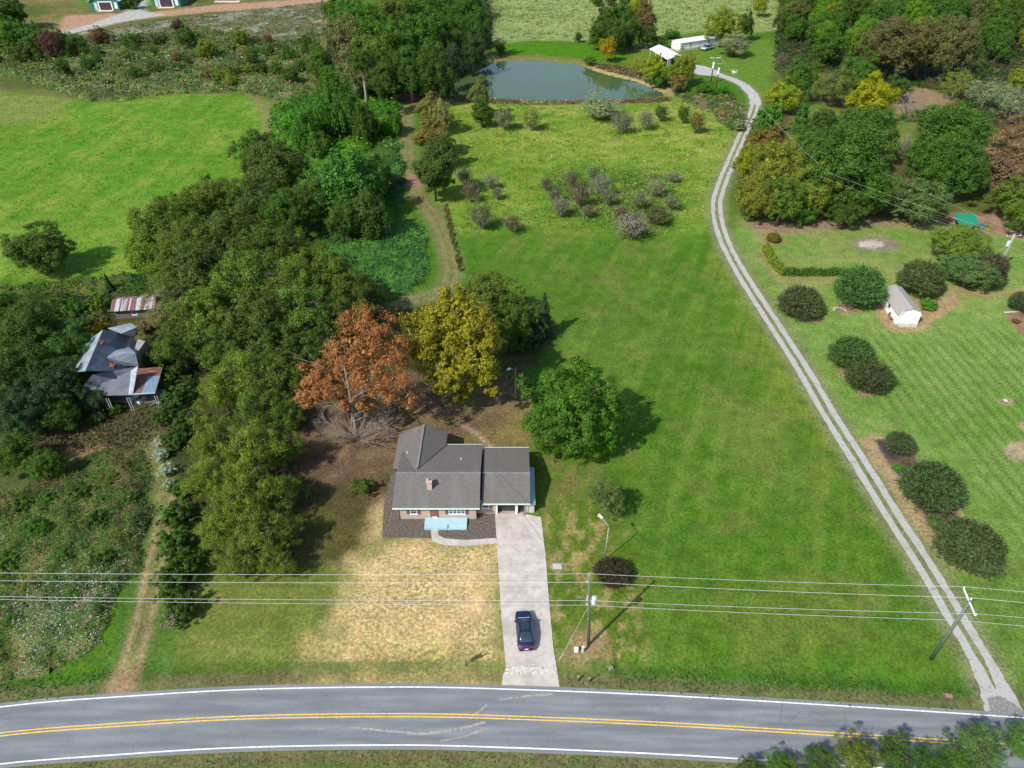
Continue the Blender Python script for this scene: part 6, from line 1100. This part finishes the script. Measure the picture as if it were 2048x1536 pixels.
# trees on the near side of the road, lower right
for k, (x, y, r, ry, c, kd, lb) in enumerate([(1500, 1536, 26, 20, 'DO', 'loose_a', 'leftmost low tree top on the near road edge'), (1560, 1530, 32, 26, 'MG', 'loose_b', 'low green tree top, second from left on the near road edge'), (1640, 1522, 34, 30, 'DG', 'loose_a', 'dark tree top with grey twigs on the near road edge'), (1712, 1513, 46, 46, 'OLG', 'loose_b', 'olive green tree reaching over the yellow line'), (1792, 1514, 44, 44, 'DG', 'loose_a', 'dark green tree next to the olive one reaching over the road'), (1865, 1534, 42, 32, 'DG', 'loose_b', 'low dark tree between the two taller road side trees'), (1955, 1496, 55, 42, 'LGR', 'loose_a', 'tallest light green tree at the lower right corner'), (2045, 1488, 42, 42, 'LGR', 'loose_b', 'light green tree cut by the lower right corner'), (1915, 1525, 40, 24, 'MG', 'loose_b', 'mid green tree under the tallest corner tree'), (1600, 1550, 30, 22, 'OLG', 'loose_b', 'olive tree top cut by the lower edge')]):
    PAL['OLG'] = (.14, .18, .035); T(kd, x, y, r, c, lb, ry)
T('broad_b', 2150, 1475, 60, 'MG', 'green tree just outside the lower right corner')
# ------------------------------------------------------------------ ground covers nobody could count
def cover(name, label, cat, polys, dens, leaf, h0, amp, pal, seed, wl=5.0, grid=1.0, edge=2.0, taper=3.0, flat_=.6, holes=(), flower=0.0, fcol=(.33, .38, .27), tuft=.35, drift=()):
    """leafy cover over a rolling height field; flower: share of drifts of pale bloom"""
    rs = np.random.RandomState(seed); Vs = []; Qs = []; Cs = []; nv = 0
    cols = np.array([p[0] for p in pal]); wts = np.array([p[1] for p in pal], float); wts /= wts.sum()
    for poly in polys:
        P = WP(poly); xs = [p[0] for p in P]; ys = [p[1] for p in P]; area = (max(xs) - min(xs)) * (max(ys) - min(ys)); n = int(area * dens)
        x = rs.uniform(min(xs), max(xs), n); y = rs.uniform(min(ys), max(ys), n); tw = wl / 4.5
        def Hf(x, y, d): return (h0 + amp * (fbm(x / wl, y / wl, seed, 4) - .35) * 2 + tuft * h0 * 2 * (fbm(x / tw, y / tw, seed + 3, 2) - .5) * 2) * np.clip(d / taper + .12, .02, 1) + .12 * (d > 0)
        def D(x, y):
            d = sdist(x, y, P) + edge * (fbm(x / 4, y / 4, seed + 5) - .5) * 2 + edge * .5 * (fbm(x, y, seed + 6) - .5)
            for hx, hy, hr in holes: d = np.minimum(d, np.hypot(x - hx, y - hy) - hr)
            return d
        d = D(x, y); k = d > 0; x, y, d = x[k], y[k], d[k]; n = len(x)
        z = np.maximum(Hf(x, y, d), .04) * rs.uniform(.75, 1.2, n)
        def pick(x, y, nz):
            u = np.clip((fbm(x / (wl * 1.3), y / (wl * 1.3), seed + 9) - .5) * 2.2 + (fbm(x / tw, y / tw, seed + 12, 2) - .5) * 1.3 + .5 + nz, 0, .999); return cols[np.minimum(np.searchsorted(np.cumsum(wts), u), len(cols) - 1)]
        c = pick(x, y, rs.normal(size=n) * .09) * rs.uniform(.82, 1.18, (n, 1))
        if flower:
            fm = fbm(x / 4.5, y / 6, seed + 21, 4) + .35 * (fbm(x / .9, y / .9, seed + 22, 2) - .5)
            for dp, dr, da in drift: fm = fm + da * np.exp(-((x - dp.x) ** 2 + (y - dp.y) ** 2) / dr ** 2)
            th = np.quantile(fm, 1 - flower); pr = np.clip((fm - th) / .06, 0, .7); isf = rs.rand(n) < pr; c[isf] = np.array(fcol) * rs.uniform(.6, 1.15, (isf.sum(), 1)); z[isf] *= 1.1
        nn = rs.normal(size=(n, 3)) * flat_ + np.array([0, 0, .8]); sz = leaf * rs.uniform(.5, 1.4, n)
        if flower: sz[isf] *= .8
        V, Q = leafquads(np.stack([x, y, z], 1), nn, sz, .65, rs)
        Vs.append(V); Qs.append(Q + nv); Cs.append(np.repeat(c, 4, 0)); nv += len(V)
        gxn = max(2, int((max(xs) - min(xs)) / grid)); gyn = max(2, int((max(ys) - min(ys)) / grid)); X, Y = np.meshgrid(np.linspace(min(xs), max(xs), gxn), np.linspace(min(ys), max(ys), gyn)); xf, yf = X.ravel(), Y.ravel(); d = D(xf, yf)
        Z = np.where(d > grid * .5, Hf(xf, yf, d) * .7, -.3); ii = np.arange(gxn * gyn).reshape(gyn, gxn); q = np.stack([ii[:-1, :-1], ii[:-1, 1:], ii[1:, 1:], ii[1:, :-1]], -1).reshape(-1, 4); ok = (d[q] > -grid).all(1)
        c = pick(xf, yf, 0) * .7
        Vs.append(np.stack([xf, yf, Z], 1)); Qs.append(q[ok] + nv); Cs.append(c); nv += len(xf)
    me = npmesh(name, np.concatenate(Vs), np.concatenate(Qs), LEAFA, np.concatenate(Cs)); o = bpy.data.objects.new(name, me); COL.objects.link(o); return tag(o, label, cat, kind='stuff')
KUD = [((.04, .12, .03), 2), ((.06, .17, .035), 3), ((.09, .21, .04), 2)]
cover('kudzu', 'low blanket of kudzu leaves on the slope beside the grass track', 'ground cover', [[(560, 440), (640, 430), (700, 470), (800, 440), (850, 440), (862, 500), (856, 560), (820, 590), (780, 610), (720, 560), (640, 510), (580, 480)], [(740, 290), (800, 270), (808, 330), (815, 400), (800, 440), (760, 400), (770, 340)]], 9, .2, .8, .9, KUD, 11, wl=4)
cover('kudzu', 'bright kudzu slope at the corner of the left green field', 'ground cover', [[(548, 215), (600, 200), (680, 180), (720, 200), (800, 205), (806, 260), (700, 330), (600, 320), (545, 290), (535, 250)]], 3.2, .34, 1.6, 1.6, [((.045, .13, .018), 2), ((.075, .19, .02), 3)], 12)
SCR = [((.11, .115, .05), 1), ((.06, .11, .03), 2), ((.11, .15, .04), 2.2), ((.17, .18, .055), 1.6), ((.07, .16, .035), 2.2), ((.2, .18, .08), .8)]
cover('scrub', 'mixed rough scrub and weeds between the barns and the left green field', 'scrub', [[(-250, 60), (90, 70), (250, 75), (420, 62), (560, 80), (690, 60), (680, 180), (560, 205), (480, 184), (330, 190), (260, 201), (180, 204), (60, 165), (0, 150), (-250, 150)]], 2.4, .36, .9, 2.0, SCR, 13, 7.0, 1.2, flower=.06)
cover('scrub', 'pale weedy grass strip below the barn yard', 'scrub', [[(90, 75), (250, 52), (420, 30), (600, 10), (690, 0), (690, 60), (560, 78), (420, 60), (250, 72)]], .8, .35, .4, .7, [((.17, .15, .07), 2), ((.08, .11, .03), 2), ((.22, .19, .11), 2), ((.3, .31, .22), .7)], 14, 6, 1.6, flower=.1)
WFL = [((.14, .125, .05), 1.5), ((.06, .095, .03), 1.6), ((.07, .135, .03), 2.2), ((.12, .15, .04), 2.0), ((.07, .165, .03), 1.3), ((.17, .17, .06), 1.2)]
cover('flowering_scrub', 'tangled scrub with white flower drifts left of the dirt track', 'scrub', [[(-140, 980), (60, 970), (150, 930), (220, 900), (290, 900), (302, 950), (305, 1020), (290, 1080), (268, 1160), (246, 1230), (215, 1300), (150, 1330), (60, 1345), (-140, 1365)]], 48, .1, .8, .85, WFL, 15, 3.4, .5, flower=.2, drift=((W(60, 1270), 9, .22), (W(150, 1290), 6, .15), (W(262, 1180), 3.5, .2), (W(285, 1080), 3, .15), (W(120, 1070), 4, .15)))
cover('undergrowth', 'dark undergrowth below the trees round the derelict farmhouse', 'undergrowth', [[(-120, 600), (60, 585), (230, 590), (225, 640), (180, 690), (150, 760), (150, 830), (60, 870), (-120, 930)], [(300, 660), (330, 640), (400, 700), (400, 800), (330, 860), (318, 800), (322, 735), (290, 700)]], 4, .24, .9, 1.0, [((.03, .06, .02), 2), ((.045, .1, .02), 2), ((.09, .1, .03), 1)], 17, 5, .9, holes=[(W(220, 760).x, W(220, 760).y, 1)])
cover('undergrowth', 'green undergrowth along the lower edge of the left field', 'undergrowth', [[(-200, 585), (60, 572), (160, 556), (290, 545), (300, 600), (230, 585), (120, 600), (-200, 620)]], 4, .26, .7, .9, [((.04, .09, .02), 2), ((.06, .14, .02), 2), ((.1, .12, .03), 1)], 18)
cover('bank_weeds', 'reddish tan weeds fringing the near bank of the pond', 'weeds', [[(905, 194), (1060, 203), (1240, 201), (1335, 194), (1345, 203), (1240, 209), (1060, 211), (905, 205)], [(1190, 136), (1230, 148), (1270, 157), (1340, 178), (1350, 168), (1300, 145), (1240, 132), (1195, 128)]], 3.5, .3, .35, .3, [((.16, .12, .055), 2), ((.1, .12, .03), 2), ((.24, .19, .1), 2)], 19, 3, .8, .8, 1)
cover('lane_weeds', 'weedy tangle between the meadow and the lane bend', 'weeds', [[(1345, 190), (1390, 185), (1470, 190), (1495, 215), (1485, 260), (1465, 262), (1420, 228), (1380, 210)], [(1505, 240), (1540, 225), (1560, 270), (1520, 310), (1490, 320), (1495, 280)]], 2.4, .32, .5, .8, [((.05, .12, .02), 2), ((.13, .14, .04), 2), ((.22, .2, .11), 1.5)], 20, 3, .9)
cover('track_weeds', 'rusty brown weeds along the right edge of the grass track', 'weeds', [[(893, 400), (905, 440), (925, 520), (932, 545), (918, 545), (905, 500), (885, 420)]], 8, .16, .35, .3, [((.13, .1, .04), 2), ((.06, .11, .02), 2)], 21, 2, .6, .5, .8)
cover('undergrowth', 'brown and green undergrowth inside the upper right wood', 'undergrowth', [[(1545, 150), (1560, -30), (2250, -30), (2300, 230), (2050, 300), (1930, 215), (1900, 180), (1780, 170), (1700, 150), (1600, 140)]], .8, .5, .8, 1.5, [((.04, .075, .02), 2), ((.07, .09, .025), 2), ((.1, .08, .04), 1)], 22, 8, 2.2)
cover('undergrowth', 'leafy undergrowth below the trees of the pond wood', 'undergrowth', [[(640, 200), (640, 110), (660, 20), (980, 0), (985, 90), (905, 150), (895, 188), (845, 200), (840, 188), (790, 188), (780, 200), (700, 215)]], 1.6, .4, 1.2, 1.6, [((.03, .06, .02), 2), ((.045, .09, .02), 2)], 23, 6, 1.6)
def tufts(name, label, poly, dens, size, cols, seed, h=.12, lump=0.0):
    rs = np.random.RandomState(seed); P = WP(poly); xs = [p[0] for p in P]; ys = [p[1] for p in P]; n = int((max(xs) - min(xs)) * (max(ys) - min(ys)) * dens)
    x = rs.uniform(min(xs), max(xs), n); y = rs.uniform(min(ys), max(ys), n); k = (sdist(x, y, P) > rs.rand(n) * 3) & (fbm(x / 3.2, y / 2.2, seed, 3) + rs.rand(n) * .3 > .62 - lump) & (sdist(x, y, pw) < -.5); x, y = x[k], y[k]; n = len(x)
    ci = np.clip(((fbm(x / 7, y / 5, seed + 2) - .5) * 3 + .5 + rs.normal(size=n) * .15) * len(cols), 0, len(cols) - 1).astype(int); c = np.array(cols)[ci] * rs.uniform(.8, 1.2, (n, 1))
    nn = rs.normal(size=(n, 3)) * .8 + np.array([0, 0, .5]); V, Q = leafquads(np.stack([x, y, h * rs.uniform(.3, 1.3, n)], 1), nn, size * rs.uniform(.5, 1.5, n), .45, rs)
    me = npmesh(name, V, Q, LEAFA, np.repeat(c, 4, 0)); o = bpy.data.objects.new(name, me); COL.objects.link(o); tag(o, label, 'grass', kind='stuff')
tufts('meadow_grass', 'rough yellow green grass of the upper meadow below the pond', MEAD, 6, .22, [(.10, .19, .03), (.15, .22, .04), (.2, .25, .055), (.25, .28, .08)], 61)
tufts('pasture_grass', 'pale rough grass of the far pasture behind the pond', PAST, 2.2, .4, [(.14, .2, .06), (.21, .27, .10), (.26, .28, .13)], 62)
tufts('field_grass', 'bright grass of the left green field', LF, 2.6, .18, [(.095, .185, .03), (.115, .205, .035), (.15, .22, .05)], 63)
tufts('verge_grass', 'long dark green grass in the ditch beside the road, right of the driveway', [(1125, 1345), (1290, 1340), (1700, 1355), (1955, 1385), (1960, 1425), (1700, 1414), (1290, 1390), (1140, 1382)], 40, .13, [(.045, .12, .02), (.06, .15, .025), (.11, .16, .04)], 64, .12, .1)
tufts('verge_grass', 'long green grass beside the road at the lower left', [(-100, 1362), (120, 1345), (225, 1335), (205, 1395), (0, 1408), (-100, 1420)], 40, .13, [(.045, .12, .02), (.06, .15, .025)], 65, .12, .1)
tufts('verge_grass', 'long grass on the near side of the road along the lower edge', [(-60, 1545), (0, 1536), (250, 1518), (550, 1502), (850, 1499), (1024, 1504), (1274, 1515), (1500, 1530), (1500, 1560), (1000, 1545), (500, 1545), (0, 1570)], 40, .12, [(.045, .12, .02), (.07, .15, .03), (.13, .14, .05)], 66, .1, .1)
tufts('lawn_grass', 'taller grass tufts scattered over the main lawn', LAWN, 9, .1, [(.05, .12, .02), (.075, .155, .028), (.13, .18, .045)], 67, .06, -.06)
for k, (x, y, r) in enumerate([(40, 1010, 26), (95, 1000, 22), (160, 985, 26), (215, 960, 22), (255, 1000, 20), (70, 1060, 28), (190, 1040, 26), (240, 1070, 22), (20, 1120, 28), (130, 1110, 24), (205, 1120, 26), (60, 1180, 22), (150, 1190, 22), (30, 1240, 20), (255, 935, 16)]):
    T('vine' if k % 2 else 'bush', x, y, r, ('MG', 'DKU', 'DG', 'OLB')[k % 4], 'leafy green mound rising from the flowering scrub at lower left', r * .62, 'leafy_mound', 'bush', 'leafy mounds in the flowering scrub')
tufts('rough_grass', 'brown and green rough grass before the derelict farmhouse', [(30, 850), (180, 815), (325, 815), (330, 880), (300, 905), (180, 910), (40, 930)], 20, .2, [(.05, .06, .025), (.09, .09, .035), (.12, .1, .05)], 68, .25, .12)
for x, y, r, c, lb in [(150, 815, 24, 'DG', 'dark bush at the left end of the farmhouse porch'), (232, 818, 15, 'DG', 'small dark bush growing before the middle of the farmhouse porch'), (195, 835, 18, 'BL', 'low dark bush in the farmhouse yard'), (300, 700, 24, 'DG', 'dark bush leaning on the farmhouse side gable'), (325, 835, 22, 'DO', 'olive bush right below the farmhouse porch')]: T('bush', x, y, r, c, lb, None, 'bush', 'bush')
tufts('meadow_weeds', 'taller green weeds between the bushes of the central cluster', [(1085, 350), (1200, 335), (1360, 350), (1370, 420), (1320, 475), (1240, 470), (1100, 430)], 7, .24, [(.06, .13, .03), (.1, .17, .04), (.15, .15, .07)], 71, .3, .12)
# scrub bushes of the rough land, top left
rs = random.Random(31); SP_ = WP([(-150, 90), (90, 90), (300, 85), (640, 90), (650, 170), (560, 190), (330, 165), (150, 150), (0, 140), (-150, 150)]); q_ = []; t_ = 0
lab = {'DO': 'dull olive bush in the scrub above the left field', 'DG': 'dark green bush in the scrub above the left field', 'MG': 'mid green bush in the scrub above the left field', 'BR': 'brown bush in the scrub above the left field', 'YGD': 'yellow green bush in the scrub above the left field'}
while len(q_) < 75 and t_ < 5000:
    t_ += 1; x = rs.uniform(-190, -40); y = rs.uniform(238, 335)
    if sdist(np.array([x]), np.array([y]), SP_)[0] < 0 or any((x - a) ** 2 + (y - b) ** 2 < 24 for a, b in q_): continue
    q_.append((x, y)); c = rs.choices(['DO', 'DG', 'MG', 'BR', 'YGD'], [3, 2.5, 2, 1.6, 1])[0]
    direct(rs.choice(['bush', 'broad_b', 'scrub_b', 'bush']), 'scrub_bush', x, y, rs.uniform(1.6, 3.4), rs.uniform(.8, 1.2), c, lab[c], 'bush', lab[c].replace(' bush ', ' bushes '))
for x, y, r, ry, c, lb in [(20, 70, 30, 30, 'MG', 'green tree at the left edge level with the barn yard dirt'), (70, 78, 26, 26, 'MG', 'mid green tree left of the gravel road end'), (100, 88, 22, 26, 'PU', 'dark purple brown tree at the gravel road end'), (152, 88, 17, 17, 'DG', 'round dark green tree just below the gravel road end'), (10, 20, 34, 30, 'DG', 'dark tree in the top left corner'), (125, 135, 13, 15, 'DG', 'dark bushy tree in the scrub below the round dark tree'), (45, 105, 22, 18, 'DO', 'olive tree at the left edge scrub'), (355, 52, 12, 12, 'PU', 'small dark purple tree just below the barn yard'), (215, 165, 10, 6, 'DG', 'small dark bush on the field edge')]:
    T('broad_b', x, y, r, c, lb, ry)
T('bush', 262, 5, 18, 'DG', 'dark bushes between the two poultry barns', 12, 'bush', 'bush'); T('bush', 30, 40, 16, 'MG', 'low green tree below the top left corner', 12)
